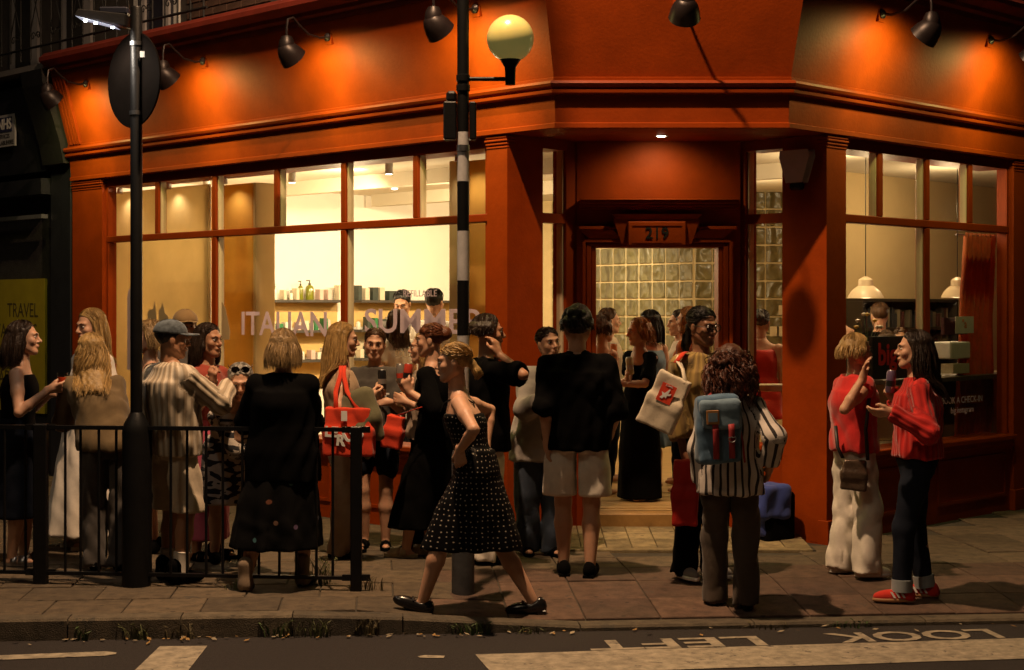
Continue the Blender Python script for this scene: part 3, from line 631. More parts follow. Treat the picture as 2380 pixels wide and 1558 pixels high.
# ================================================================== sign lamps along the fascia
bulbm = emat('lit_sign_bulb', (1.0, .72, .36), 14)
def gooseneck(fr, u, N, lab, lit=True, e=44, aim_side=0.0, out=.40):
    P = lambda d, z, du=0: fr(u+du, d, z)
    t = thing('sign_lamp', lab, 'wall lamp', P(.24, 3.8), 'swan neck sign lamps')
    MB().box(lambda a, b, c: P(b, c, a), (-.04, .04), (.205, .238), (3.745, 3.855)).obj('wall_plate', M['red'], t)
    MB().lathe([(.032, 0), (.034, .014), (.018, .03), (.012, .034)], P(.238, 3.80), P(1, 0)-P(0, 0), n=14).obj('boss', M['lampshell'], t, True)
    D = out/.40
    pts = [P(.245, 3.80), P(.32, 3.785), P(.24+.19*D, 3.80), P(.24+.28*D, 3.86), P(.24+.34*D, 3.91), P(.24+.39*D, 3.89), P(.24+.40*D, 3.82), P(.24+.40*D, 3.76)]
    MB().tube(pts, .0105, 8).obj('swan_neck', M['lampshell'], t, True)
    hc = P(.24+.40*D, 3.655); ax = (P(-1, 0)-P(0, 0))*.74+np.array([0, 0, -.67]); ax /= np.linalg.norm(ax)
    # shade: bell with a rounded cap
    MB().lathe([(a_*.87, b_*.9) for a_, b_ in ((.122, .105), (.120, .10), (.112, .05), (.095, .0), (.066, -.045), (.045, -.06), (.0001, -.064), (.0001, -.058), (.06, -.042), (.090, .0), (.108, .05), (.117, .105))], hc, ax, n=26).obj('shade', M['lampshell'], t, True)
    MB().lathe([(a_*.87, b_) for a_, b_ in ((.0001, .115), (.045, .105), (.066, .07), (.072, .03), (.066, -.01), (.04, -.03))], hc, (0, 0, 1), n=22).obj('cap', M['lampshell'], t, True)
    if lit:
        MB().lathe([(.0001, .075), (.026, .065), (.034, .04), (.026, .012), (.012, -.02), (.0001, -.02)], hc, ax, n=14).obj('bulb', bulbm, t, True)
        lamp('sign_lamp_light', 'SPOT', hc+ax*.105, e, (1.0, .86, .26), .045, ax, 170, .6)
    else: MB().lathe([(.0001, .075), (.026, .065), (.034, .04), (.026, .012), (.012, -.02), (.0001, -.02)], hc, ax, n=14).obj('bulb', M['whitepaint'], t, True)
def uLs(px): r = (px-CX)/F; s = 11.37-.3394; Y = s/(1+r); X = s-Y; return ((X+.24*q)-A0[0])/(-q)
def uRs(px): r = (px-CX)/F; s = 9.16-.3394; Y = s/(1-r); X = Y-s; return ((X-.24*q)-B0[0])/q
for px, nm in ((200, 'sign lamp at the far left end of the fascia'), (472, 'sign lamp just right of the round sign'), (762, 'sign lamp between the round sign and the striped pole'), (1105, 'sign lamp beside the top of the striped pole')):
    gooseneck(frL, uLs(px), NL, nm)
gooseneck(frR, uRs(2050), NR, 'sign lamp on the side street fascia nearest the corner', e=43)
gooseneck(frR, uRs(2302), NR, 'sign lamp at the right edge of the side street fascia', e=43)
frC = frame((1.10, 11.05, 0), (1, 0, 0), (0, -1, 0))
gooseneck(frC, .035, None, 'unlit sign lamp over the corner entrance', lit=False, out=.40)
# alarm box on the right cheek
al = thing('alarm_box', 'pale grey burglar alarm box on the right entrance cheek', 'alarm box', frB(.2, 0, 2.45))
ua_ = uB(1858); V = [frB(ua_+x, d, z) for d, s in ((.002, 1.0), (.07, .93)) for x, z in ((-.125*s, 2.81), (.125*s, 2.81), (.13*s, 2.77), (.07*s, 2.59), (-.07*s, 2.59), (-.13*s, 2.77))]
MB().add(V, [(0, 1, 2, 3, 4, 5), (11, 10, 9, 8, 7, 6)]+[(i, (i+1) % 6, (i+1) % 6+6, i+6) for i in range(6)]).obj('cover', mat('grey_plastic', (.58, .54, .56), .5), al, bevel=.008)
MB().box(frB, (ua_-.055, ua_+.055), (.003, .06), (2.53, 2.589)).obj('strobe', mat('dark_strobe', (.02, .02, .03), .1), al, bevel=.015)
# ================================================================== upper floor and neighbour
M['brickm'] = mat('soot_brick', (.10, .055, .038), .9, var=.4, vscale=9, bump=.4, bscale=80); M['sooty'] = mat('sooty_mortar', (.06, .05, .045), .95, var=.3)
upw = thing('upper_storey', 'dark brick upper storey above the red cornice', 'building', frL(3, -.3, 4.17))
box('wall', frL, (-.4, 6.05), (-.8, -.45), (4.1, 9), M['sooty'], upw); box('wall', frR, (-.4, 9), (-.8, -.45), (4.1, 9), M['sooty'], upw)
box('wall', frame((0, 11.05, 0), (1, 0, 0), (0, -1, 0)), (.2, 2.0), (-.6, -.45), (4.1, 9), M['sooty'], upw)
bk = MB().box(W3, (-.105, .105), (0, .012), (-.031, .031)).mesh(bevel=.003); bk.materials.append(M['brickm'])
angL = math.atan2(NL[1], NL[0])-math.pi/2
for j in range(11):
    for i in range(20):
        u = 1.9+i*.222+(.111 if j % 2 else 0)
        if any(a-.12 < u < b+.12 for a, b in ((2.45, 3.3), (4.9, 5.7))): continue
        if u > 6: continue
        o = bpy.data.objects.new('brick', bk); C.objects.link(o); o.parent = upw; o.matrix_parent_inverse = Matrix.Translation(-upw.location)
        o.location = tuple(frL(u, -.45, 4.22+j*.073)); o.rotation_euler = (0, 0, angL)
for a, b in ((2.45, 3.3), (4.9, 5.7)):
    f_ = box('window', frL, (a, b), (-.5, -.43), (4.2, 6), M['whitepaint'], upw)
    box('pane', frL, (a+.09, b-.09), (-.43, -.425), (4.3, 5.9), mat('dark_glass', (.03, .03, .045), .1), f_)
    for x in (a+.18, b-.20): box('curtain_fold', frL, (x-.05, x+.05), (-.424, -.40), (4.3, 5.9), mat('pale_curtain', (.45, .43, .44), .8), f_)
# wrought iron balcony rail
rail = thing('balcony_railing', 'wrought iron balcony railing with scrolls above the left fascia', 'railing', frL(5, .25, 4.15))
for z in (4.25, 5.05): MB().tube([frL(3.4, .27, z), frL(9.6, .27, z)], .012, 6).obj('rail', M['iron'], rail)
u = 3.45; k = 0
while u < 9.5:
    MB().tube([frL(u, .27, 4.13), frL(u, .27, 5.06)], .009, 6).obj('baluster', M['iron'], rail)
    if k % 2 == 0:
        for cz, s in ((4.36, 1), (4.90, -1)):
            for sd in (-1, 1):
                pts = [frL(u+.1+sd*(.05+.0-.045*(1-t/14)*math.cos(t*.62)), .27, cz+s*.045*(1-t/14)*math.sin(t*.62)) for t in range(13)]
                MB().tube(pts, .006, 5).obj('scroll', M['iron'], rail)
        MB().tube([frL(u, .27, 4.40), frL(u+.2, .27, 4.9)], .006, 5).obj('brace', M['iron'], rail); MB().tube([frL(u+.2, .275, 4.40), frL(u, .275, 4.9)], .006, 5).obj('brace', M['iron'], rail)
    u += .20; k += 1
nb = thing('dark_shop', 'unlit dark shop next door at the left edge', 'shop', frL(7.5, 0, 0))
M['navy'] = mat('dark_navy_paint', (.012, .013, .020), .5, var=.3, bump=.1)
box('wall', frL, (6.18, 12), (-.5, -.1), (-.05, 4.0), mat('dark_painted_brick', (.02, .018, .02), .8, var=.5, vscale=15, bump=.4), nb)
box('pilaster', frL, (6.10, 6.50), (-.2, .03), (-.05, 3.1), M['navy'], nb, bevel=.01)
MB().add([frL(u_, d, z) for u_ in (6.50, 12) for d, z in ((-.1, 3.05), (.08, 3.05), (.22, 3.9), (-.1, 3.9))], [(0, 1, 2, 3), (7, 6, 5, 4), (0, 4, 5, 1), (1, 5, 6, 2), (2, 6, 7, 3), (3, 7, 4, 0)]).obj('fascia', M['navy'], nb)
MB().add([frL(u_, d, z) for u_ in (6.08, 6.49) for d, z in ((-.1, 3.1), (.12, 3.1), (.16, 3.3), (.34, 3.85), (.36, 4.0), (-.1, 4.0))], [(0, 1, 2, 3, 4, 5), (11, 10, 9, 8, 7, 6)]+[(i, (i+1) % 6, (i+1) % 6+6, i+6) for i in range(6)]).obj('bracket', M['iron'], nb)
box('ledge', frL, (6.08, 12), (-.3, .34), (4.005, 4.06), mat('grey_lead_ledge', (.16, .15, .15), .6), nb)
box('wall', frL, (6.06, 12), (-.8, -.46), (4.07, 9), M['sooty'], nb)
for k in range(4):
    a = 6.5+k*1.1
    f_ = box('window', frL, (a, a+.6), (-.459, -.42), (4.1, 6), mat('pale_stucco', (.34, .32, .33), .8), nb); box('pane', frL, (a+.14, a+.46), (-.419, -.41), (4.2, 5.9), M['dark'], f_)
aw = box('awning_bar', frL, (6.55, 12), (.03, .10), (2.58, 2.62), mat('grey_aluminium', (.22, .22, .26), .4, metal=.6), nb)
box('shutter_box', frL, (6.52, 12), (-.1, .12), (2.82, 2.98), M['navy'], nb)
un = uLd(34, .18)
ns = tag(box('health_sign', frL, (un, un+.80), (.16, .18), (3.33, 3.66), mat('white_sign', (.34, .34, .36), .5)), 'white sign with NHS lettering on the dark shop fascia', 'sign')
bl = box('sign_band', frL, (un+.05, un+.60), (.181, .186), (3.48, 3.63), mat('navy_print', (.03, .035, .09), .5), ns)
text('sign_lettering', 'NHS', .15, frL(un+.20, .188, 3.555), exL, (0, 0, 1), M['whitepaint'], ns, thick=.001, bold=.004)
text('sign_lettering', 'SERVICES', .062, frL(un+.23, .182, 3.435), exL, (0, 0, 1), M['ink'], ns, thick=.001)
text('sign_lettering', 'AVAILABLE', .062, frL(un+.30, .182, 3.37), exL, (0, 0, 1), M['ink'], ns, thick=.001); text('sign_lettering', 'HERE', .062, frL(un+.09, .182, 3.37), exL, (0, 0, 1), M['ink'], ns, thick=.001)
yp = tag(box('yellow_poster', frL, (6.78, 8.6), (-.09, -.06), (.6, 1.98), mat('yellow_green_poster', (.30, .25, .013), .6)), 'yellow green window poster lettered TRAVEL at the left edge', 'poster')
for s, px, py, hpx in (('TRAVEL', 40, 723, 33), ('VACCINES', 25, 771, 33), ('AND', 12, 826, 33), ('ADVICE', 20, 880, 33)):
    u_ = uL(px); P_ = frL(u_, -.05, 0); z = EYE-(py-HY)/F*P_[1]
    text('poster_lettering', s, hpx/F*P_[1]/.70, frL(u_, -.059, z), exL, (0, 0, 1), mat('olive_print', (.06, .045, .01), .6), yp, sx=.9, thick=.0008)
# ================================================================== street furniture
# Belisha beacon: striped pole with a flood lamp on top, globe on an arm
BX, BY = -.292, 9.50
bz = hp(BX, BY)
be = thing('beacon_pole', 'black and white striped crossing beacon pole with yellow globe', 'beacon', (BX, BY, bz))
MB().lathe([(.068, bz-.02), (.068, .80), (.06, .83), (.036, .85)], (BX, BY, 0), n=24).obj('base_tube', M['greypost'], be, True)
zz = [.85, 1.26]+[1.26+.393*k for k in range(1, 4)]
bands = [(.851, 1.11, 'black'), (1.111, 1.44, 'greywhite') ]
def zpx(py): return EYE-(py-HY)/F*BY
edges = [zpx(p) for p in (1010, 910, 780, 652, 537, 422, 307)]
cols = ['greywhite', 'black', 'greywhite', 'black', 'greywhite', 'black', 'greywhite']
prev = .851
for k, e in enumerate(edges):
    MB().lathe([(.0352, prev), (.0352, e-.001)], (BX, BY, 0), n=24).obj('band', M[cols[6-k] if 0 else ('greywhite' if k % 2 == 0 else 'black')], be, True); prev = e
MB().lathe([(.0352, prev), (.0352, 7.72), (.02, 7.76)], (BX, BY, 0), n=24).obj('upper_pole', M['black'], be, True)
for z in (zpx(182), zpx(205), zpx(345)): MB().lathe([(.0365, z-.02), (.041, z-.018), (.041, z+.018), (.0365, z+.02)], (BX, BY, 0), n=24).obj('clamp_band', M['black'] if z > 2.7 else M['steel'], be, True)
za = zpx(184); ga = at(1186, 184, BY)
MB().tube([(BX+.03, BY, za), (ga[0], BY, za)], .013, 10).obj('arm', M['black'], be, True)
MB().lathe([(.030, -.035), (.032, .05), (.034, .07), (.075, .135), (.088, .15), (.09, .165), (.06, .168)], (ga[0], BY, za), n=24).obj('globe_holder', M['black'], be, True)
gl_ = mat('amber_globe_plastic', (.68, .60, .22), .25, var=.03, coat=.5); n_, l_, b_ = nodes(gl_); b_.inputs['Subsurface Weight'].default_value = .3; b_.inputs['Subsurface Radius'].default_value = (.08, .06, .01)
b_.inputs['Emission Color'].default_value = (.5, .43, .12, 1); b_.inputs['Emission Strength'].default_value = .17  # faint glow added to lighten the underside of the globe
gz = zpx(90); gr = .141
MB().lathe([(max(.0001, gr*math.sin(math.pi*k/24)), -gr*math.cos(math.pi*k/24)) for k in range(25)], (ga[0], BY, gz), n=36).obj('globe', gl_, be, True)
bx1, bx2 = at(1031, 330, BY), at(1058, 238, BY)
MB().box(W3, (bx1[0], BX-.037), (BY-.05, BY+.06), (bx1[2]+.01, bx2[2])).obj('control_box', M['black'], be, bevel=.008)
MB().box(W3, (BX+.037, at(1107, 0, BY)[0]), (BY-.04, BY+.06), (bx1[2]+.01, bx2[2])).obj('control_box', M['black'], be, bevel=.008)
MB().box(W3, (at(1037, 0, BY)[0], BX-.037), (BY-.03, BY+.04), (bx2[2]+.002, bx2[2]+.065)).obj('photocell', M['black'], be, bevel=.015)
# flood lamp at the head of the pole (above the picture), which lights the crossing and the corner
fx, fy, fz = -.70, 8.42, 7.60
MB().box(W3, (fx-.16, fx+.16), (fy-.12, fy+.25), (fz+.03, fz+.10)).obj('flood_lamp', M['black'], be, bevel=.02)
MB().tube([(BX, BY, 7.66), (BX-.1, BY-.4, 7.72), (fx, fy+.2, fz+.08)], .022, 8).obj('flood_arm', M['black'], be)
MB().box(W3, (fx-.11, fx+.11), (fy-.08, fy+.08), (fz+.02, fz+.029)).obj('flood_glass', emat('lit_flood_glass', (1, .66, .34), 12), be)
lamp('flood_light', 'SPOT', (fx, fy, fz), 2950, (1.0, .63, .35), .10, (.18, .30, -1), 140, .5)
# lamp post with the back of a round sign and an LED flood lamp
PX, PY = at(317, 0, 9.62)[0], 9.62
po = thing('lamp_post', 'black lamp post with round sign back and white LED flood lamp', 'lamp post', (PX, PY, 0))
MB().lathe([(.085, -.02), (.085, .93), (.075, .98), (.042, 1.04), (.036, 1.05)], (PX, PY, 0), n=24).obj('base_tube', M['black'], po, True)
def pz(py): return EYE-(py-HY)/F*PY
MB().lathe([(.036, 1.051), (.036, pz(20)), (.03, pz(16)), (.0001, pz(14))], (PX, PY, 0), n=24).obj('pole', M['black'], po, True)
ca = R(-38); sx_, sy_ = math.cos(ca), math.sin(ca)
sc_ = at(298, 184, PY-.055)
MB().lathe([(.0001, 0), (.285, 0), (.29, .006), (.285, .012), (.0001, .012)], (PX-.03, PY+.045, pz(184)), (.70, .72, 0), n=48).obj('round_sign_back', mat('dark_sign_back', (.007, .005, .004), .9, var=.3, spec=.02), po, True)
for py in (102, 263): MB().lathe([(.0375, -.012), (.041, -.012), (.041, .012), (.0375, .012)], (PX, PY, pz(py)), n=24).obj('clamp_band', M['steel'], po, True)
MB().box(W3, (PX+.032, PX+.060), (PY-.045, PY-.040), (pz(136), pz(122))).obj('sticker', M['whitepaint'], po)
l0 = at(176, 45, PY-.1); l1 = at(300, 45, PY)
MB().add([(l0[0], PY-.15, pz(46)), (l1[0], PY-.1, pz(68)), (l1[0], PY+.06, pz(66)), (l0[0], PY+.06, pz(44)), (l0[0]+.02, PY-.14, pz(30)), (l1[0], PY-.09, pz(38)), (l1[0], PY+.05, pz(38)), (l0[0]+.02, PY+.05, pz(28))],
    [(0, 1, 2, 3), (7, 6, 5, 4), (0, 4, 5, 1), (1, 5, 6, 2), (2, 6, 7, 3), (3, 7, 4, 0)]).obj('led_head', M['black'], po, bevel=.006)
MB().box(W3, (l0[0]+.12, l1[0]), (PY-.04, PY+.05), (pz(36), pz(18))).obj('driver_box', mat('navy_casing', (.015, .017, .03), .4), po, bevel=.01)
d0 = np.array([l0[0]+.01, PY-.155, pz(47.5)]); d1 = np.array([l1[0]-.06, PY-.115, pz(68)]); dn = np.array([0, .15, 0])
MB().add([d0, d1, d1+dn, d0+dn], [(0, 1, 2, 3)]).obj('led_panel', emat('led_panel_glow', (.62, .66, .85), .55), po)
led = emat('lit_led', (.9, .95, 1.0), 30)
for k, (px, py) in enumerate(((198, 49), (222, 54.5), (262, 64.5))):
    c_ = at(px, py, PY-.15)
    MB().lathe([(.0001, -.006), (.009, -.004), (.011, .004), (.0001, .006)], c_, n=10).obj('led', led, po, True)
lamp('led_light', 'SPOT', ((d0+d1)/2+[0, .02, -.04]), 30, (1.0, .86, .70), .08, (.25, .12, -1), 150, .7)
# guard railing along the kerb
RY = lambda X: 9.476+(X+.927)*(9.68-9.476)/(-2.865+.927)
gr_ = thing('guard_railing', 'black steel pedestrian guard railing along the kerb', 'railing', (-1.9, 9.58, 0))
def gpost(X, wd=.072):
    MB().box(W3, (X-wd/2, X+wd/2), (RY(X)-.03, RY(X)+.03), (-.05, .975)).obj('post', M['black'], gr_, bevel=.006)
    for s in (-1, 1):
        for z in (.075, .955): MB().box(W3, (X+s*(wd/2+.001), X+s*(wd/2+.05)), (RY(X)-.014, RY(X)+.014), (z-.018, z+.018)).obj('bracket', M['black'], gr_)
gpost(-.927, .066); gpost(-2.865, .082); gpost(-4.75, .08)
for a, b in ((-2.82, -.965), (-4.70, -2.91)):
    for z, h in ((.955, .012), (.072, .010)): MB().add([(X, RY(X)+dy, z+dz) for X in (a, b) for dy, dz in ((-.02, -h), (-.02, h), (.02, h), (.02, -h))], [(0, 1, 5, 4), (1, 2, 6, 5), (2, 3, 7, 6), (3, 0, 4, 7), (0, 3, 2, 1), (4, 5, 6, 7)]).obj('rail', M['black'], gr_)
def gbar(px, k):
    Y = 9.5
    for _ in range(3): X = (px-CX)/F*Y; Y = RY(X)
    dy = .012 if k % 2 else -.012
    MB().tube([(X, Y+dy, .08), (X, Y+dy, .945)], .0085, 8).obj('bar', M['black'], gr_)
for k, px in enumerate((12, 58, 153, 186, 231, 269, 312, 349, 398, 434, 480, 517, 564, 601, 650, 688, 736, 773, -30, -72)): gbar(px, k)
# weeds, leaf litter
wd = [mat('weed_green', c, .7, var=.4, vscale=43) for c in ((.05, .085, .018), (.09, .10, .03), (.10, .08, .035))]
def tuft(X, Y, z, n, h, spread, lab, m, seed):
    rg = random.Random(seed); b = MB()
    for k in range(n):
        a = rg.uniform(0, 6.28); rr = spread*math.sqrt(rg.random()); x0, y0 = X+rr*math.cos(a)*1.5, Y+rr*math.sin(a)*.5
        hh = h*rg.uniform(.4, 1.1); lx, ly = rg.uniform(-.5, .5)*hh, rg.uniform(-.5, .3)*hh; wv_ = rg.uniform(.002, .005)
        p = [np.array([x0+lx*t*t, y0+ly*t*t, z+hh*t*(1-.25*t)]) for t in (0, .4, .75, 1)]; s = np.array([math.cos(a+1), math.sin(a+1), 0])*wv_
        V = [p[0]-s, p[0]+s, p[1]-s*.9, p[1]+s*.9, p[2]-s*.6, p[2]+s*.6, p[3]]
        b.add(V, [(0, 1, 3, 2), (2, 3, 5, 4), (4, 5, 6)])
        if rg.random() < .3:
            c_ = p[2]; dv = np.array([rg.uniform(-1, 1), rg.uniform(-1, 1), .4])*.018; b.add([c_, c_+dv+s*2, c_+dv*2, c_+dv-s*2], [(0, 1, 2, 3)])
    o = b.obj('weed_tuft', m); tag(o, lab, 'weed', 'weeds along the kerb and railing'); return o
g0 = lambda px: (px-CX)/F*8.62
for k, (px, n, h, sp, lab) in enumerate(((190, 22, .10, .03, 'broad leaved weed at the kerb below the left railing post'), (320, 40, .12, .05, 'feathery weed at the kerb foot left of the white road block'), (420, 26, .12, .05, 'pale dry weed at the kerb foot above the white road block'),
    (640, 40, .12, .05, 'wispy grass at the kerb foot left of the railing end'), (715, 60, .13, .08, 'thick grass tuft at the kerb foot below the railing end'), (845, 46, .14, .05, 'grass tuft where the kerb starts to drop'), (1085, 90, .09, .09, 'dense green weed where the dropped kerb begins'), (1225, 40, .05, .08, 'low weed along the dropped kerb below the walker'), (1790, 34, .04, .10, 'thin weed strip along the kerb near LOOK'), (2010, 40, .05, .09, 'weed strip at the kerb behind the word LOOK'))):
    X = g0(px); tuft(X, kerbY(X)-.012, ROADZ, n, h, sp, lab, wd[k % 3], k)
for k, (px, py, n, h, lab) in enumerate(((745, 1358, 46, .24, 'tall dry weed growing at the railing beside the end post'), (868, 1372, 26, .12, 'dry weed on the pavement right of the railing end post'), (545, 1372, 50, .07, 'low grass under the railing near the beige boot'), (400, 1350, 50, .10, 'grass clump at the foot of the lamp post'))):
    Y = F*EYE/(py-HY); tuft((px-CX)/F*Y, Y, 0, n, h, .05, lab, wd[1+k % 2], 40+k)
lb = [MB(), MB()]
for k in range(90):
    X = random.uniform(-2.9, .3) if k < 75 else random.uniform(.3, 3); Y = kerbY(X)-abs(random.gauss(0, .07))-.01; s = random.uniform(.008, .028); a = random.uniform(0, 6.28)
    e1 = np.array([math.cos(a), math.sin(a), random.uniform(-.3, .3)])*s; e2 = np.array([-math.sin(a), math.cos(a), random.uniform(-.2, .4)])*s*.5; c_ = np.array([X, Y, ROADZ+.012])
    lb[k % 2].add([c_-e1, c_+e2, c_+e1, c_-e2], [(0, 1, 2, 3)])
for b_, m_ in zip(lb, (mat('dead_leaf', (.30, .17, .05), .8, var=.4, vscale=43), mat('pale_litter', (.32, .26, .17), .8, var=.4, vscale=43))): stuff(tag(b_.obj('leaf_litter', m_), 'scattered dead leaves in the gutter', 'leaves'))
# ================================================================== FIGURE KIT: implicit surfaces meshed with surface nets
f32 = np.float32
def nrm(v): v = np.array(v, float); return v/(np.linalg.norm(v)+1e-9)
def cone(a, b, ra, rb, k=.02, op='u', flat=False):
    a, b = np.array(a, float), np.array(b, float); m = max(ra, rb)
    ab = b-a; L2 = float(ab@ab)+1e-9
    def fn(x, y, z):
        px, py, pz = x-a[0], y-a[1], z-a[2]
        t = np.clip((px*ab[0]+py*ab[1]+pz*ab[2])/L2, 0, 1)
        dd = np.sqrt((px-t*ab[0])**2+(py-t*ab[1])**2+(pz-t*ab[2])**2)-(ra+t*(rb-ra))
        return np.maximum(dd, (px*ab[0]+py*ab[1]+pz*ab[2])/math.sqrt(L2)-math.sqrt(L2)) if flat else dd
    return (np.minimum(a, b)-m, np.maximum(a, b)+m, fn, k, op)
def ell(c, r, Rm=None, k=.02, op='u', clip=None):
    c, r = np.array(c, float), np.array(r, float)
    if Rm is None: Rm = np.eye(3)
    ext = np.sqrt(((Rm*r[:, None])**2).sum(0))
    def fn(x, y, z):
        px, py, pz = x-c[0], y-c[1], z-c[2]
        l = [px*Rm[i][0]+py*Rm[i][1]+pz*Rm[i][2] for i in range(3)]
        k0 = np.sqrt(sum((l[i]/r[i])**2 for i in range(3))); k1 = np.sqrt(sum((l[i]/r[i]**2)**2 for i in range(3)))+1e-6
        d = k0*(k0-1)/k1
        if clip is not None:
            for n, o in clip: d = np.maximum(d, l[0]*n[0]+l[1]*n[1]+l[2]*n[2]-o)
        return d
    return (c-ext, c+ext, fn, k, op)
def loft(zs, cx, cy, w, d, yaw, k=.03, folds=None, lo=None, hi=None):
    zs, cx, cy, w, d = (np.array(t, float) for t in (zs, cx, cy, w, d))
    lo = zs[0] if lo is None else lo; hi = zs[-1] if hi is None else hi
    zd = np.linspace(zs[0], zs[-1], 48); kn_ = np.hanning(13 if len(zs) > 4 else 9); kn_ /= kn_.sum(); pd = len(kn_)//2
    def sm(t): t = np.interp(zd, zs, t); return np.convolve(np.pad(t, pd, mode='edge'), kn_, 'valid')
    cx, cy, w, d = sm(cx), sm(cy), sm(w), sm(d); zs = zd
    m = max(w.max(), d.max())*1.15; cs, sn = math.cos(yaw), math.sin(yaw)
    def fn(x, y, z):
        X_, Y_, W_, D_ = (np.interp(z, zs, t) for t in (cx, cy, w, d))
        dx, dy = x-X_, y-Y_
        lx, ly = dx*cs-dy*sn, dx*sn+dy*cs
        r = np.sqrt((lx/W_)**2+(ly/D_)**2)
        if folds:
            amp, n, ph, z0, z1 = folds; t = np.clip((z0-z)/(z0-z1+1e-6), 0, 1); an = np.arctan2(lx, ly)
            r = r-amp*t*(np.sin(n*an+ph+2.0*t)*.6+.4*np.sin((n*.63)*an-ph*1.7+t*3))
        dd = (r-1)*np.minimum(W_, D_)
        return np.maximum(np.maximum(dd, lo-z), z-hi)
    return (np.array([cx.min()-m, cy.min()-m, lo]), np.array([cx.max()+m, cy.max()+m, hi]), fn, k, 'u')
def build(prims, h, disp=None, cuts=(), pad=.03):
    lo = np.min([p[0] for p in prims if p[4] == 'u'], 0)-pad; hi = np.max([p[1] for p in prims if p[4] == 'u'], 0)+pad
    n = np.ceil((hi-lo)/h).astype(int)+1
    ax = [(lo[i]+h*np.arange(n[i])).astype(f32) for i in range(3)]
    D = np.full(n, .07, f32)
    for a, b, fn, k, op in prims:
        mg = k+.035
        i0 = np.maximum(0, np.floor((a-mg-lo)/h).astype(int)); i1 = np.minimum(n, np.ceil((b+mg-lo)/h).astype(int)+1)
        if (i1 <= i0).any(): continue
        s = tuple(slice(i0[i], i1[i]) for i in range(3))
        d = fn(ax[0][s[0]][:, None, None], ax[1][s[1]][None, :, None], ax[2][s[2]][None, None, :]).astype(f32)
        d = np.broadcast_to(d, D[s].shape)
        o = D[s]
        if op == 'u':
            hh = np.clip(.5+.5*(o-d)/k, 0, 1); D[s] = o+(d-o)*hh-k*hh*(1-hh)
        elif op == 's':
            d = -d; hh = np.clip(.5-.5*(o-d)/k, 0, 1); D[s] = o+(d-o)*hh+k*hh*(1-hh)
    if disp is not None:
        i = np.nonzero(np.abs(D) < .03); D[i] += disp(ax[0][i[0]], ax[1][i[1]], ax[2][i[2]]).astype(f32)
    for nv, o in cuts:     # keep nv.p < o
        D = np.maximum(D, (nv[0]*ax[0][:, None, None]+nv[1]*ax[1][None, :, None]+nv[2]*ax[2][None, None, :]-o).astype(f32))
    D[0], D[-1], D[:, 0], D[:, -1], D[:, :, 0], D[:, :, -1] = (.07,)*6
    return nets(D, lo, h)
CORN = [(0,0,0),(1,0,0),(0,1,0),(1,1,0),(0,0,1),(1,0,1),(0,1,1),(1,1,1)]
EDG = [(0,1),(2,3),(4,5),(6,7),(0,2),(1,3),(4,6),(5,7),(0,4),(1,5),(2,6),(3,7)]
def nets(D, lo, h):
    I = D < 0; nx, ny, nz = D.shape
    cnt = np.zeros((nx-1, ny-1, nz-1), np.uint8)
    for c in CORN: cnt += I[c[0]:nx-1+c[0], c[1]:ny-1+c[1], c[2]:nz-1+c[2]]
    act = np.argwhere((cnt > 0) & (cnt < 8))
    if len(act) == 0: return np.zeros((0, 3)), np.zeros((0, 4), int)
    vals = np.stack([D[act[:, 0]+c[0], act[:, 1]+c[1], act[:, 2]+c[2]] for c in CORN], 1)
    P = np.zeros((len(act), 3)); K = np.zeros(len(act)); cr = np.array(CORN, float)
    for a, b in EDG:
        va, vb = vals[:, a], vals[:, b]; mk = (va < 0) != (vb < 0)
        t = np.where(mk, va/(va-vb+1e-12), 0)
        P += mk[:, None]*(cr[a]+t[:, None]*(cr[b]-cr[a])); K += mk
    V = lo+h*(act+P/np.maximum(K, 1)[:, None])
    idx = -np.ones(cnt.shape, int); idx[act[:, 0], act[:, 1], act[:, 2]] = np.arange(len(act))
    Q = []
    for ax in range(3):
        s0 = [slice(None)]*3; s1 = [slice(None)]*3; s0[ax] = slice(0, -1); s1[ax] = slice(1, None)
        A_, B_ = I[tuple(s0)], I[tuple(s1)]
        e = np.argwhere(A_ != B_); o1, o2 = (ax+1) % 3, (ax+2) % 3
        ok = (e[:, o1] > 0) & (e[:, o2] > 0) & (e[:, o1] < D.shape[o1]-1) & (e[:, o2] < D.shape[o2]-1); e = e[ok]
        d1 = np.zeros(3, int); d1[o1] = 1; d2 = np.zeros(3, int); d2[o2] = 1
        g = lambda q_: idx[q_[:, 0], q_[:, 1], q_[:, 2]]
        qd = np.stack([g(e-d1-d2), g(e-d2), g(e), g(e-d1)], 1)
        fl = ~A_[e[:, 0], e[:, 1], e[:, 2]]
        qd[fl] = qd[fl][:, ::-1]; Q.append(qd)
    Q = np.concatenate(Q); return V, Q[(Q >= 0).all(1)]
def fastmesh(V, Q, attr=None):
    me = bpy.data.meshes.new('m'); nv, nf = len(V), len(Q); k = 4
    me.vertices.add(nv); me.vertices.foreach_set('co', np.asarray(V, f32).ravel())
    me.loops.add(nf*4); me.loops.foreach_set('vertex_index', np.asarray(Q, np.int32).ravel())
    me.polygons.add(nf); me.polygons.foreach_set('loop_start', np.arange(nf, dtype=np.int32)*4)
    me.polygons.foreach_set('use_smooth', np.ones(nf, bool))
    if attr is not None:
        a = me.attributes.new('fab', 'FLOAT_VECTOR', 'POINT'); a.data.foreach_set('vector', np.asarray(attr, f32).ravel())
    me.update(calc_edges=True); me.validate(); return me
def merge(parts):
    V, Q, A_ = [], [], []; n = 0
    for v, f_, a in parts:
        if len(v) == 0: continue
        V.append(v); Q.append(np.asarray(f_)+n); A_.append(a if a is not None else np.zeros((len(v), 3))); n += len(v)
    return np.concatenate(V), np.concatenate(Q), np.concatenate(A_)
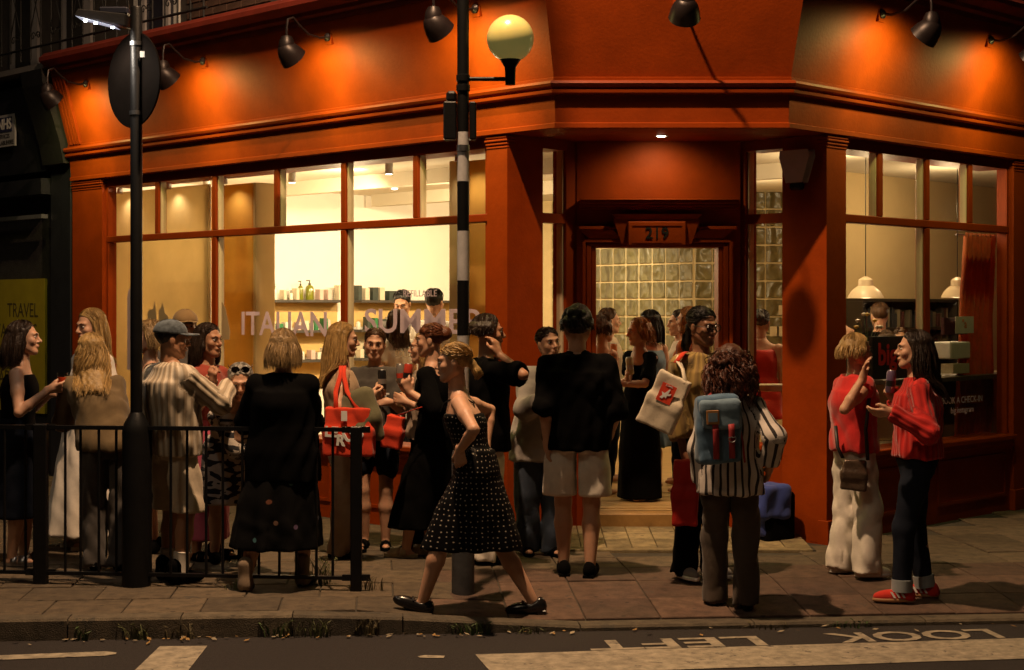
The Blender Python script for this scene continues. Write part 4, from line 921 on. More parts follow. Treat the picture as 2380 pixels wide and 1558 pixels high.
# ---------------------------------------------------------------- cloth, skin and hair materials
def fabnode(n): a = n.new('ShaderNodeAttribute'); a.attribute_name = 'fab'; return a
def cloth(name, col, rough=.85, var=.18, kind=None, col2=None, sheen=.15, scale=1.0):
    m = mat(name, col, rough, var=var, vscale=9, bump=.14, bscale=160, spec=.25 if max(col) > .03 else .1, sheen=sheen if max(col) > .03 else 0); n, l, b = nodes(m)
    if not kind: return m
    a = fabnode(n); sp = n.new('ShaderNodeSeparateXYZ'); l.new(a.outputs['Vector'], sp.inputs[0])
    src = b.inputs['Base Color'].links[0].from_socket
    mx = n.new('ShaderNodeMix'); mx.data_type = 'RGBA'; l.new(src, mx.inputs['A']); mx.inputs['B'].default_value = (*col2, 1)
    def math_(op, a_, b_=None):
        t = n.new('ShaderNodeMath'); t.operation = op
        for i, q_ in enumerate((a_, b_)):
            if q_ is None: continue
            if isinstance(q_, (int, float)): t.inputs[i].default_value = q_
            else: l.new(q_, t.inputs[i])
        return t.outputs[0]
    if kind in ('stripe', 'rib'):
        nz = n.new('ShaderNodeTexNoise'); nz.inputs['Scale'].default_value = 3; l.new(a.outputs['Vector'], nz.inputs['Vector'])
        u_ = math_('ADD', math_('MULTIPLY', sp.outputs[0], 2*math.pi*scale), math_('MULTIPLY', nz.outputs[0], 1.2))
        s_ = math_('SINE', u_)
        if kind == 'stripe': l.new(math_('GREATER_THAN', s_, .50), mx.inputs['Factor'])
        else:
            mr = n.new('ShaderNodeMapRange'); mr.inputs[1].default_value = -.3; mr.inputs[2].default_value = .5; l.new(s_, mr.inputs[0]); l.new(mr.outputs[0], mx.inputs['Factor'])
            bp = [x for x in n if x.type == 'BUMP'][0]; l.new(s_, bp.inputs['Height']); bp.inputs['Strength'].default_value = .5; bp.inputs['Distance'].default_value = .006
    elif kind == 'dots':
        vo = n.new('ShaderNodeTexVoronoi'); vo.voronoi_dimensions = '2D'; vo.inputs['Scale'].default_value = scale; vo.inputs['Randomness'].default_value = .35
        l.new(a.outputs['Vector'], vo.inputs['Vector']); l.new(math_('LESS_THAN', vo.outputs['Distance'], .125), mx.inputs['Factor'])
    elif kind == 'print':
        nz = n.new('ShaderNodeTexNoise'); nz.inputs['Scale'].default_value = scale; nz.inputs['Detail'].default_value = 1
        cb = n.new('ShaderNodeCombineXYZ'); l.new(math_('MULTIPLY', sp.outputs[0], .6), cb.inputs[0]); l.new(math_('MULTIPLY', sp.outputs[1], 1.7), cb.inputs[1]); l.new(cb.outputs[0], nz.inputs['Vector'])
        l.new(math_('GREATER_THAN', nz.outputs[0], .51), mx.inputs['Factor'])
    elif kind == 'flowers':
        vo = n.new('ShaderNodeTexVoronoi'); vo.voronoi_dimensions = '2D'; vo.inputs['Scale'].default_value = scale
        l.new(a.outputs['Vector'], vo.inputs['Vector']); hs = n.new('ShaderNodeHueSaturation'); hs.inputs['Saturation'].default_value = .9; hs.inputs['Value'].default_value = .22; l.new(vo.outputs['Color'], hs.inputs['Color'])
        l.new(hs.outputs[0], mx.inputs['B']); l.new(math_('LESS_THAN', vo.outputs['Distance'], .085), mx.inputs['Factor'])
    l.new(mx.outputs['Result'], b.inputs['Base Color']); return m
def skinmat(name, col):
    m = mat(name, col, .48, var=.08, vscale=25, bump=.08, bscale=200, spec=.4); n, l, b = nodes(m)
    b.inputs['Subsurface Weight'].default_value = .15; b.inputs['Subsurface Radius'].default_value = (.012, .005, .003); b.inputs['Subsurface Scale'].default_value = 1; return m
SK = {'fair': skinmat('fair_skin', (.55, .31, .20)), 'tan': skinmat('tan_skin', (.42, .215, .125)), 'brown': skinmat('brown_skin', (.22, .105, .058))}
LIP = mat('lip_skin', (.40, .12, .10), .4); EYEW = mat('eye_white', (.7, .66, .62), .2); IRIS = mat('iris_dark', (.02, .014, .01), .15)
def hairmat(name, col, dark=.45):
    m = mat(name, col, .42, var=.3, vscale=30, bump=.5, bscale=120, spec=.35); n, l, b = nodes(m)
    a = fabnode(n); sp = n.new('ShaderNodeSeparateXYZ'); l.new(a.outputs['Vector'], sp.inputs[0]); mr = n.new('ShaderNodeMapRange'); mr.inputs[3].default_value = dark; mr.inputs[4].default_value = 1.35
    l.new(sp.outputs[0], mr.inputs[0]); v = n.new('ShaderNodeVectorMath'); v.operation = 'SCALE'; l.new(b.inputs['Base Color'].links[0].from_socket, v.inputs[0]); l.new(mr.outputs[0], v.inputs['Scale']); l.new(v.outputs[0], b.inputs['Base Color'])
    return m
HC = {'blonde': hairmat('blonde_hair', (.46, .29, .105)), 'ash': hairmat('ash_blonde_hair', (.36, .235, .105)), 'dark': hairmat('dark_brown_hair', (.030, .016, .009)), 'black': hairmat('black_hair', (.012, .009, .007)),
      'brown': hairmat('brown_hair', (.095, .045, .020)), 'red': hairmat('auburn_hair', (.17, .052, .020)), 'curl': hairmat('dark_red_brown_hair', (.115, .038, .022), .25), 'white': hairmat('white_hair', (.55, .52, .47)), 'copper': hairmat('copper_blonde_hair', (.42, .20, .06))}
# ---------------------------------------------------------------- hair
def ribbons(strands, rg):
    V, Q, T = [], [], []
    for pts, wd, tone in strands:
        pts = np.array(pts); n = len(pts)
        tg = np.gradient(pts, axis=0); tg /= np.linalg.norm(tg, axis=1)[:, None]+1e-9
        out = nrm([rg.uniform(-1, 1), rg.uniform(-1, 1), rg.uniform(-.3, .3)])
        sd = np.cross(tg, out); sd /= np.linalg.norm(sd, axis=1)[:, None]+1e-9
        wv = wd*np.clip(np.minimum(np.linspace(.6, 3, n), np.linspace(3, .25, n)), 0, 1)[:, None]
        b0 = len(V); V += list(pts-sd*wv)+list(pts+sd*wv); T += [tone]*(2*n)
        Q += [(b0+i, b0+i+1, b0+n+i+1, b0+n+i) for i in range(n-1)]
    V = np.array(V); T = np.array(T); return V, np.array(Q), np.stack([T, T, T], 1)
def make_hair(style, c, Rm, hs, length, seed, volume=1.0, parting=0.0, push=lambda p, e=0: p, dens=1.0):
    rg = random.Random(seed); P = []
    loc = lambda x, y, z: c+hs*(Rm[0]*x+Rm[1]*y+Rm[2]*z)
    capc = np.array([0, -.016, .042]); cr = np.array([.0815, .099, .086])*(1+.06*(volume-1))
    pl = nrm((0, .80, -.60)); off = float(pl@(np.array([0, .066, .078])-capc))
    P.append(ell(loc(*capc), cr*hs, Rm, .02, clip=[(pl, off*hs)]))
    S_ = []
    def surf(az, ph, g=1.055):
        return capc+g*np.array([cr[0]*math.sin(ph)*math.sin(az), cr[1]*math.sin(ph)*math.cos(az), cr[2]*math.cos(ph)])
    dn = np.array([0, 0, -1.0])
    if style in ('long', 'bob', 'wavy', 'half'):
        for az in (75, 105, 135, 160, 180, 200, 225, 255, 285):
            a = R(az); s = surf(a, R(78), .84); p0 = loc(*s); o = Rm[0]*math.sin(a)+Rm[1]*math.cos(a); o[2] = 0
            L = length*(.80 if az in (75, 285) else 1)
            p1 = p0+dn*L*.5*hs+o*.010*volume; p2 = p0+dn*L*hs+o*(.0 if style == 'bob' else .006)-Rm[1]*np.array([1, 1, 0])*(.012)
            p1 = push(p1, .012); p2 = push(p2, .006); P += [cone(p0, p1, .014, .017*volume, .03), cone(p1, p2, .017*volume, .008*volume, .03)]
    if style in ('tail', 'bun'):
        b = loc(0, -.112, .045 if style == 'bun' else -.015); P.append(ell(b, np.array([.045, .045, .045])*(1.1 if style == 'bun' else .55)*hs, Rm, .02))
        if style == 'tail': e = b-Rm[1]*.03+dn*length; P.append(cone(b, (b+e)/2-Rm[1]*.012, .022, .024, .02)); P.append(cone((b+e)/2-Rm[1]*.012, e, .024, .008, .02))
    if style == 'curly':
        for k in range(int(40+length*300)):
            az = R(rg.uniform(58, 302)); ph = R(rg.uniform(0, 105)); p0 = loc(*surf(az, ph, 1.04))
            if rg.random() < .62 and length > .05 and ph > R(40): p0 = push(p0+dn*rg.random()*length*.62+nrm(p0-c)*np.array([1, 1, 0])*rg.uniform(0, .05)*volume, .01)
            P.append(ell(p0, [rg.uniform(.016, .027)]*3, None, .016))
    V, Q = build(P, .0085*max(1, hs), disp=lambda x, y, z: .0025*np.sin(150*x+40*z)*np.sin(130*y+31*z))
    parts = [(V, Q, np.full((len(V), 3), .28))]
    N = int(dens*{'long': 960, 'wavy': 900, 'bob': 900, 'half': 820, 'short': 480, 'tail': 480, 'bun': 440, 'curly': 1000}.get(style, 300))
    CL = [(rg.uniform(-180, 180), rg.uniform(0, 6), rg.uniform(.86, 1.04), rg.random(), rg.random()) for _ in range(95)]
    for k in range(N):
        cl = CL[k % 95]; az = R(((cl[0]+rg.gauss(0, 3.5)+180) % 360)-180); tone = min(1, max(0, cl[3]*.6+rg.random()*.4)); wd = rg.uniform(.0010, .0030)*hs*(1 if dens == 1 else 1.8)
        pts = []
        if style == 'curly':
            az = R(rg.uniform(60, 300)); s = surf(az, R(rg.uniform(5, 100)), rg.uniform(.98, 1.18)); p0 = loc(*s); L = rg.uniform(.35, 1.0)*length+(.03 if length > .1 else .012)
            o = nrm(p0-c); wd *= 1.5; r0 = rg.uniform(.008, .016)*(1 if length > .1 else .7); f0 = rg.uniform(0, 6)
            for t in np.linspace(0, 1, 18):
                g = t*L*56+f0; pts.append(p0+dn*t*L+o*((.05*math.sin(2.4*t)*volume) if length > .1 else .012*t)+r0*(np.array([math.cos(g), math.sin(g), .2*math.sin(g)]))); pts[-1] = push(pts[-1], .03)
        else:
            a0 = math.degrees(az); fr_ = abs(a0) < 72; ph1 = rg.uniform(84, 108)
            if fr_: a1 = math.copysign(rg.uniform(70, 98), a0+parting)
            else: a1 = a0
            if style in ('tail', 'bun'): a1 = math.copysign(rg.uniform(150, 180), a0)
            if style == 'short': ph1 = rg.uniform(35, 88) if abs(a0) > 60 else rg.uniform(30, 50); a1 = a0+rg.uniform(-14, 14)
            if style in ('tail', 'bun'): ph0 = rg.uniform(25, 75) if fr_ else rg.uniform(8, 100); ph1 = rg.uniform(80, 98)
            else: ph0 = rg.uniform(3, 30)
            if style in ('long', 'bob', 'wavy', 'half') and rg.random() < .35: ph0 = rg.uniform(40, 85); a0 = rg.choice((-1, 1))*rg.uniform(75, 180); a1 = a0
            for t in np.linspace(0, 1, 6):
                e = t*t*(3-2*t); aa = R(a0+(a1-a0)*e); pp = R(ph0+(ph1-ph0)*t)
                s = surf(aa, pp, 1.045+rg.uniform(0, .014)+.02*t+(.06*math.sin(3*t) if style == 'short' and volume > 1 else 0))
                pts.append(loc(*s))
            if style in ('long', 'bob', 'wavy', 'half'):
                o = Rm[0]*math.sin(R(a1))+Rm[1]*math.cos(R(a1)); o[2] = 0; L = length*cl[2]*rg.uniform(.93, 1.03)*(.88 if abs(a1) < 95 else 1)
                pe = pts[-1].copy(); f0 = cl[1]+rg.uniform(-.4, .4); am = .013 if style == 'wavy' else .005
                for t in np.linspace(.14, 1, 8 if style != 'wavy' else 13):
                    wv = am*math.sin(f0+t*L*34)*np.array([o[1], -o[0], 0])+(am*.8*math.cos(f0+t*L*34)*o if style == 'wavy' else 0)
                    pts.append(push(pe+dn*L*t*hs+o*((.004+.022*volume*min(1, cl[4]+rg.uniform(0, .25)))*math.sin(min(1, t*1.2)*math.pi*.6)+.003)+wv-Rm[1]*np.array([1, 1, 0])*.012*t, .022+.012*rg.random()))
        parts.append(None); parts.pop(); S_.append((pts, wd, tone))
    if style == 'tail':
        for k in range(70):
            b = loc(rg.uniform(-.012, .012), -.118, -.015); L = length*rg.uniform(.8, 1.1); x = np.array([rg.uniform(-.02, .02), rg.uniform(-.02, .02), 0])
            S_.append(([b, b-Rm[1]*.02+dn*L*.3+x, b-Rm[1]*.035+dn*L*.7+x*1.2, b-Rm[1]*.02+dn*L+x*.5], .004, rg.random()))
    parts.append(ribbons(S_, rg))
    return merge(parts)
# ---------------------------------------------------------------- the figure
def rotm(yaw, pitch=0, roll=0):
    """rows: right, forward, up; yaw 0 looks along +Y (away), 90 looks to +X"""
    f = np.array([math.sin(yaw)*math.cos(pitch), math.cos(yaw)*math.cos(pitch), math.sin(pitch)])
    r = np.array([math.cos(yaw), -math.sin(yaw), 0]); u = np.cross(r, f)
    c_, s_ = math.cos(roll), math.sin(roll); return np.array([r*c_+u*s_, f, u*c_-r*s_])
def ik(a, t, l1, l2, pole):
    d = t-a; D_ = np.linalg.norm(d); D2 = min(D_, (l1+l2)*.995); e = d/(D_+1e-9); t2 = a+e*D2
    x = (l1*l1-l2*l2+D2*D2)/(2*D2); hgt = math.sqrt(max(0, l1*l1-x*x)); p = pole-e*(pole@e); p /= np.linalg.norm(p)+1e-9
    return a+e*x+p*hgt, t2
def hand_prims(Wp, dv, pv, curl, side, hs, spread=0.0):
    y = nrm(dv); z = np.array(pv, float); z = nrm(z-y*(z@y)); x = np.cross(y, z)*side
    g = lambda a, b, c: Wp+hs*(x*a+y*b+z*c)
    P = [cone(g(0, -.02, 0), g(0, .02, 0), .025*hs, .026*hs, .012)]
    for i, (xi, ln) in enumerate(((.030, .074), (.010, .083), (-.011, .077), (-.029, .060))):
        P.append(cone(g(xi*.45, .012, 0), g(xi, .082-.004*i, 0), .016*hs, .0115*hs, .012))
        p = np.array([xi, .082-.004*i, 0]); th = 0; cu = curl*(1+.07*i); ang = spread*(1.5-i)
        for L, aa, r0, r1 in ((.46, 62, .0098, .009), (.30, 75, .009, .0082), (.24, 45, .0082, .0066)):
            th += R(aa)*cu; q_ = p+ln*L*np.array([math.sin(ang)*math.cos(th), math.cos(ang)*math.cos(th), math.sin(th)])
            P.append(cone(g(*p), g(*q_), r0*hs, r1*hs, .004)); p = q_
    a, b, c_, d_ = (.018, .015, .006), (.040, .045, .014+.012*curl), (.046, .070, .022+.03*curl), (.040-.02*curl, .088, .030+.034*curl)
    if spread > .05: b, c_, d_ = (.048, .035, .012), (.066, .055, .018), (.078, .070, .020)
    P += [cone(g(*a), g(*b), .016*hs, .0125*hs, .01), cone(g(*b), g(*c_), .0118*hs, .0102*hs, .004), cone(g(*c_), g(*d_), .0102*hs, .008*hs, .004)]
    return P
def fabattr(V, cx, cy, base):
    an = np.arctan2(V[:, 0]-cx, -(V[:, 1]-cy)); return np.stack([an*.17, V[:, 2]-base, V[:, 2]*0], 1)
def wrinkle(seed, amp=.005, f=22):
    rs = np.random.RandomState(seed); k = rs.uniform(.35, 1, (5, 3))*np.sign(rs.uniform(-1, 1, (5, 3)))*f*np.array([1.25, 1.25, .75]); ph = rs.uniform(0, 6, 5); wt = rs.uniform(.5, 1, 5)
    def fn(x, y, z):
        wx = .35*np.sin(11*z+ph[0]+5*x); wz = 1.1*np.sin(7*x+9*y+ph[1])+.8*np.sin(13*z+ph[2])
        o = 0
        for i in range(5):
            a_ = k[i, 0]*x+k[i, 1]*y+k[i, 2]*z+ph[i]+wz*wt[i]+wx*3
            o = o+(wt[i]*(1-1.7*np.abs(np.sin(a_*.5))**.8) if i < 3 else .6*wt[i]*np.sin(a_))
        return np.minimum(amp*o/2.0, amp*.35)
    return fn
PEOPLE = {}
def person(key, lab, px, Y, H, yaw, skin='fair', hair=('long', 'brown', .2), top=None, bottom=None, shoes=None, lean=(0, 0), head=(0, 0, 0), Lh=None, Rh=None,
           feet=None, girth=1.0, male=False, base=None, lower=True, fine=1.0, shift=(0, 0), seed=None, hvol=1.0, face=True, dress=None):
    seed = seed or (abs(hash(key)) % 1000 if False else sum(map(ord, key))*7 % 997)
    X = (px-CX)/F*Y; base = hp(X, Y) if base is None else base; s = H/1.70; yw = R(yaw)
    f = np.array([math.sin(yw), math.cos(yw), 0]); r = np.array([math.cos(yw), -math.sin(yw), 0]); U = np.array([0, 0, 1.0])
    root = thing('person', lab, 'person', (X, Y, base), 'people at the corner shop'); PEOPLE[key] = root
    O = np.array([X, Y, base]); hips = O+r*shift[0]+f*shift[1]+U*.525*H
    ld = math.hypot(*lean); tl = .270*H; cz = math.sqrt(max(.01, tl*tl-ld*ld))
    chest = hips+r*lean[0]+f*lean[1]+U*cz              # shoulder line centre
    bend = f*lean[1]+r*lean[0]
    shw = (.111 if male else .099)*H*(1+.5*(girth-1))
    neck = chest+U*.030*H+bend*.06
    hR = rotm(yw+R(head[0]), R(head[1]), R(head[2])); hs = 1.00*s*(1.0 if H > 1.5 else 1.04)
    hc = neck+U*(.092 if male else .100)*H+f*.020*s+bend*.12
    # limbs
    shd = {+1: chest-U*.014*H+r*shw, -1: chest-U*.014*H-r*shw}
    la, lf = .168*H, .150*H; arms = {}
    for sd, hd in ((1, Rh), (-1, Lh)):
        if hd is None:
            t = shd[sd]+r*sd*.022*s+f*.06*s-U*(la+lf)*.975; hd = (t, None, None, .35)
        t, fd_, pv, cu = (list(hd)+[None]*4)[:4]; t = np.array(t, float)
        pole = (hd[4] if len(hd) > 4 else (-U*.9-f*.5+r*sd*.35))
        el, wr = ik(shd[sd], t, la, lf, np.array(pole, float)); fdv = nrm(wr-el) if fd_ is None else nrm(fd_)
        arms[sd] = (shd[sd], el, wr, fdv, (-r*sd if pv is None else np.array(pv, float)), cu if cu is not None else .4, hd[5] if len(hd) > 5 else 0.0)
    if feet is None: feet = [(-.085*s, .03, 0), (.085*s, -.02, 0)]
    legs = {}
    for sd, ft in zip((-1, 1), feet):
        ank = O+r*ft[0]+f*ft[1]+U*(.075*s+ft[2]); a = hips+r*sd*.052*H-U*.02*H
        dl = np.linalg.norm(ank-a)*1.004; kn, ank2 = ik(a, ank, .513*dl, .487*dl, np.array(f*1.0+r*sd*.12)); tdir = ft[3] if len(ft) > 3 else yaw+sd*8; pit = ft[4] if len(ft) > 4 else 0
        legs[sd] = (a, kn, ank2, R(tdir), R(pit))
    # ---- torso profile
    zr = np.array([.47, .53, .60, .665, .715, .755, .792, .822])
    if male: w = np.array([.150, .168, .160, .162, .176, .172, .115, .062]); d = np.array([.10, .122, .118, .120, .128, .115, .08, .06])
    else: w = np.array([.140, .172, .138, .140, .152, .142, .098, .052]); d = np.array([.095, .128, .100, .108, .132, .105, .075, .052])
    w = w*s*girth; d = d*s*(1+1.3*(girth-1))
    zz = np.array([hips[2]+(t-.525)*H for t in zr]); tt = np.clip((zz-hips[2])/max(.05, chest[2]-hips[2]), -.3, 1.15)
    zz = hips[2]+np.where(tt > 0, (zr-.525)*H*cz/tl, (zr-.525)*H)
    tt = np.clip((zz-hips[2])/(cz), 0, 1.1)
    cx, cy = hips[0]+bend[0]*tt, hips[1]+bend[1]*tt
    vh = .0125/fine
    def torso(fit, lo=None, hi=None, k=.03, taper=1.0): return loft(zz, cx, cy, w*taper+fit, d*taper+fit, yw, k, lo=lo, hi=hi)
    parts = []
    # ---- skin: trunk and legs, then head, then the arms with hands
    body = [torso(-.004, lo=zz[0])]
    for sd in (-1, 1):
        a, kn, an, td, pit = legs[sd]
        if lower:
            body += [cone(a, kn, .078*s*girth, .052*s*(.6+.4*girth), .03), cone(kn, kn+(an-kn)*.35, .052*s, .055*s, .02), cone(kn+(an-kn)*.35, an, .055*s*(.5+.5*girth), .034*s, .02)]
            fR = rotm(td, pit); fc_ = an+fR[1]*.045*s-fR[2]*.048*s
            body.append(ell(fc_, [.038*s, .11*s, .030*s], fR, .02))
    body.append(cone(neck-U*.05*s, hc-U*.03, .055*s, .048*s, .03))
    body += [cone(neck-U*.03*s, shd[sd]-r*sd*.01, (.044 if male else .030)*s, .036*s, .04) for sd in (-1, 1)]
    V, Q = build(body, vh); parts.append((V, Q, None))
    g = lambda x, y, z: hc+hs*(hR[0]*x+hR[1]*y+hR[2]*z)
    hd_ = [ell(g(0, -.012, .036), np.array([.075, .093, .083])*hs, hR, .02), ell(g(0, .026, -.030), np.array([.057, .064, .084])*hs, hR, .03), cone(g(-.008, .070, -.098), g(.008, .070, -.098), .017*hs, .017*hs, .03)]
    for sd in (-1, 1):
        hd_ += [cone(g(sd*.056, -.008, -.045), g(sd*.022, .058, -.092), .019*hs, .016*hs, .03), ell(g(sd*.043, .062, -.022), np.array([.02, .018, .02])*hs, hR, .025),
                cone(g(sd*.040, .074, .028), g(sd*.010, .088, .024), .010*hs, .011*hs, .016), ell(g(sd*.076, -.006, -.006), np.array([.009, .019, .031])*hs, hR, .008)]
    hd_ += [ell(g(sd*.031, .098, .006), np.array([.016, .013, .010])*hs, hR, .012, 's') for sd in (-1, 1)]
    hd_ += [cone(g(0, .088, .014), g(0, .111, -.026), .0075*hs, .0125*hs, .010), cone(g(-.012, .097, -.031), g(.012, .097, -.031), .0085*hs, .0085*hs, .006), ell(g(0, .090, -.058), np.array([.025, .011, .011])*hs, hR, .012)]
    hd_.append(cone(neck-U*.045*s, g(0, -.018, -.06), (.058 if male else .050)*s, (.054 if male else .046)*s, .02))
    V, Q = build(hd_, .0066*hs/fine); parts.append((V, Q, None))
    for sd in (1, -1):
        a, el, wr, fdv, pv, cu, spr = arms[sd]; gg = girth**.5
        pr = [cone(a, a+(el-a)*.45, .050*s*gg, .045*s*gg, .02), cone(a+(el-a)*.45, el, .043*s*gg, .034*s*gg, .02), cone(el, el+(wr-el)*.3, .034*s*gg, .0355*s*gg, .008), cone(el+(wr-el)*.3, wr, .0355*s*gg, .024*s, .008)]
        pr += hand_prims(wr, fdv, pv, cu, sd, s*1.0, spr)
        V, Q = build(pr, .0072/fine); parts.append((V, Q, None))
    V, Q, _ = merge(parts); sk = link('body', fastmesh(V, Q), SK[skin], root)
    if face:
        for sd in (-1, 1):
            eb = MB().lathe([(max(.0001, .0118*hs*math.sin(math.pi*k/8)), -.0118*hs*math.cos(math.pi*k/8)) for k in range(9)], g(sd*.031, .0805, .006), hR[1], n=10); ec_ = g(sd*.031, .0805, .006); eb.v = [tuple(np.array(v)-hR[2]*((np.array(v)-ec_)@hR[2])*.52) for v in eb.v]; e = eb.obj('eye', EYEW, sk, True)
            MB().lathe([(.0056*hs, .0098*hs), (.0048*hs, .0116*hs), (.0001, .0122*hs)], g(sd*.031, .0805, .006), hR[1], n=8).obj('iris', IRIS, e)
            V, Q = build([cone(g(sd*.046, .078, .024), g(sd*.030, .0945, .030), .0022*hs, .0032*hs, .004), cone(g(sd*.030, .0945, .030), g(sd*.014, .097, .025), .0032*hs, .003*hs, .004)], .0026*hs, pad=.01); link('eyebrow', fastmesh(V, Q), HC[hair[1]] if hair[1] not in ('blonde', 'white', 'ash', 'copper') else HC['brown'], sk)
            V, Q = build([cone(g(sd*.043, .083, .0075), g(sd*.031, .0935, .0112), .0015*hs, .0018*hs, .003), cone(g(sd*.031, .0935, .0112), g(sd*.020, .088, .0070), .0018*hs, .0014*hs, .003)], .0025*hs, pad=.01); link('eyelashes', fastmesh(V, Q), IRIS, sk)
        V, Q = build([cone(g(-.025, .086, -.057), g(0, .0985, -.0545), .0022*hs, .0040*hs, .004), cone(g(0, .0985, -.0545), g(.025, .086, -.057), .0040*hs, .0022*hs, .004), cone(g(-.015, .0925, -.0625), g(.015, .0925, -.0625), .0045*hs, .0045*hs, .004)], .003*hs, pad=.01); link('lips', fastmesh(V, Q), LIP, sk)
    if hair[0] != 'none':
        fito = (top or dress or {}).get('fit', .01)+(top or {}).get('loose', 0)*.5
        def push(p, e=0):
            if p[2] > zz[7]+.01: return p
            ax_ = np.array([np.interp(p[2], zz, cx), np.interp(p[2], zz, cy)]); rel = p[:2]-ax_; fc = rel@f[:2]; sc2 = rel@r[:2]
            bd = np.interp(p[2], zz, d)+fito+e+.012; bd = bd*math.sqrt(max(.15, 1-(sc2/(.24*s*girth))**2))
            k_ = min(1, (zz[7]+.01-p[2])/.06)
            if fc < .03 and fc > -bd: q_ = p.copy(); q_[:2] += f[:2]*(-bd-fc)*k_; return q_
            return p
        V, Q, A_ = make_hair(hair[0], hc, hR, hs, hair[2], seed, hvol, 0, push, 1.0 if fine >= 1 else .4); link('hair', fastmesh(V, Q, A_), HC[hair[1]], root)
    info = dict(hips=hips, chest=chest, f=f, r=r, U=U, hc=hc, hR=hR, hs=hs, s=s, arms=arms, legs=legs, O=O, g=g, root=root, zz=zz, neck=neck, H=H, base=base)
    # ---- garments
    def sleeve(fr_, fit, flare=0.0):
        P = []
        for sd in (1, -1):
            a, el, wr = arms[sd][:3]; L1, L2 = np.linalg.norm(el-a), np.linalg.norm(wr-el); L = fr_*(L1+L2); gg = girth**.5
            if L <= 0: continue
            e1 = a+(el-a)*min(1, L/L1); P.append(cone(a-r*sd*.012*s, e1, (.046*s*gg+fit*.45), (.038*s*gg+fit*.7+flare*.8*(1 if L <= L1 else .4)), .035, flat=L <= L1)); P.append(cone(neck-U*.042*s, a-r*sd*.01, (.044 if male else .026)*s+fit*.5, .036*s+fit*.5, .04))
            if L > L1: P.append(cone(el, el+(wr-el)*(L-L1)/L2, .038*s*gg+fit*.75+flare*.3, .027*s+fit*.55+flare*.8, .03, flat=True))
        return P
    def garment(name, P, m, h=.0115, amp=.005, cuts=(), f_=40):
        V, Q = build(P, h/fine, wrinkle(seed+len(name), amp, f_), cuts)
        A_ = fabattr(V, hips[0], hips[1], base)
        if name not in ('skirt', 'trousers', 'shorts'):
            for sd in (1, -1):
                a, el, wr = arms[sd][:3]
                for p0_, p1_ in ((a, el), (el, wr)):
                    e_ = p1_-p0_; L_ = np.linalg.norm(e_); e_ = e_/L_; rel = V-p0_; t_ = rel@e_; ds_ = np.linalg.norm(rel-t_[:, None]*e_, axis=1)
                    lat = np.abs((V[:, :2]-np.stack([np.interp(V[:, 2], zz, cx), np.interp(V[:, 2], zz, cy)], 1))@r[:2]); fw = np.abs((V[:, :2]-np.stack([np.interp(V[:, 2], zz, cx), np.interp(V[:, 2], zz, cy)], 1))@f[:2])
                    wi = np.interp(V[:, 2], zz, w); mk = (t_ > -.02) & (t_ < L_+.05) & (ds_ < .095) & ((lat > wi+.012) | (fw > np.interp(V[:, 2], zz, d)+.06))
                    b1 = nrm(np.cross(e_, f+.01)); b2 = np.cross(e_, b1); A_[mk, 0] = np.arctan2((rel@b1)[mk], (rel@b2)[mk])*.055; A_[mk, 1] = t_[mk]
        return link(name, fastmesh(V, Q, A_), m, root)
    if dress:
        P = []
        if not dress.get('skirtonly'): P += [torso(dress.get('fit', .012), lo=hips[2], hi=zz[6]+dress.get('neck', -.03)*s)]+sleeve(dress.get('sleeve', 0), dress.get('fit', .012)+.004, dress.get('flare', 0))
        hz = base+dress['hem']; w1, d1 = dress['w']; feetc = O+r*(feet[0][0]+feet[1][0])/2+f*(feet[0][1]+feet[1][1])/2
        hm = dress.get('shift', (0, 0)); ec = feetc+r*hm[0]+f*hm[1]
        zs = [hz, hz+(hips[2]-hz)*.55, hips[2]-.01*H, hips[2]+.075*H*cz/tl]; ts = [1, .5, 0, -.0]
        xs_ = [ec[0], (ec[0]+hips[0])/2, hips[0], hips[0]]; ys_ = [ec[1], (ec[1]+hips[1])/2, hips[1], hips[1]]
        ft = dress.get('fit', .012)
        P.append(loft(zs, xs_, ys_, [w1, (w1+w[1]+ft)/2*1.02, w[1]+ft+.004, w[2]+ft], [d1, (d1+d[1]+ft)/2*1.02, d[1]+ft+.004, d[2]+ft], R(dress.get('yaw', yaw)), .04, folds=(dress.get('fold', .10), dress.get('nf', 9), seed*.7, hips[2], hz)))
        garment('dress' if not dress.get('skirtonly') else 'skirt', P, dress['m'], amp=dress.get('amp', .006), cuts=dress.get('cuts', ()))
        for sd in dress.get('straps', ()):
            a = chest+r*sd*.062*s+U*.004; pts = [a-U*.085*s+f*.118*s*dress.get('sf', 1), a-U*.03*s+f*.095*s, a+U*.022*s, a-U*.03*s-f*.085*s, a-U*.12*s-f*.105*s]
            MB().tube(pts, .005, 6).obj('strap', dress['m'], root, True)
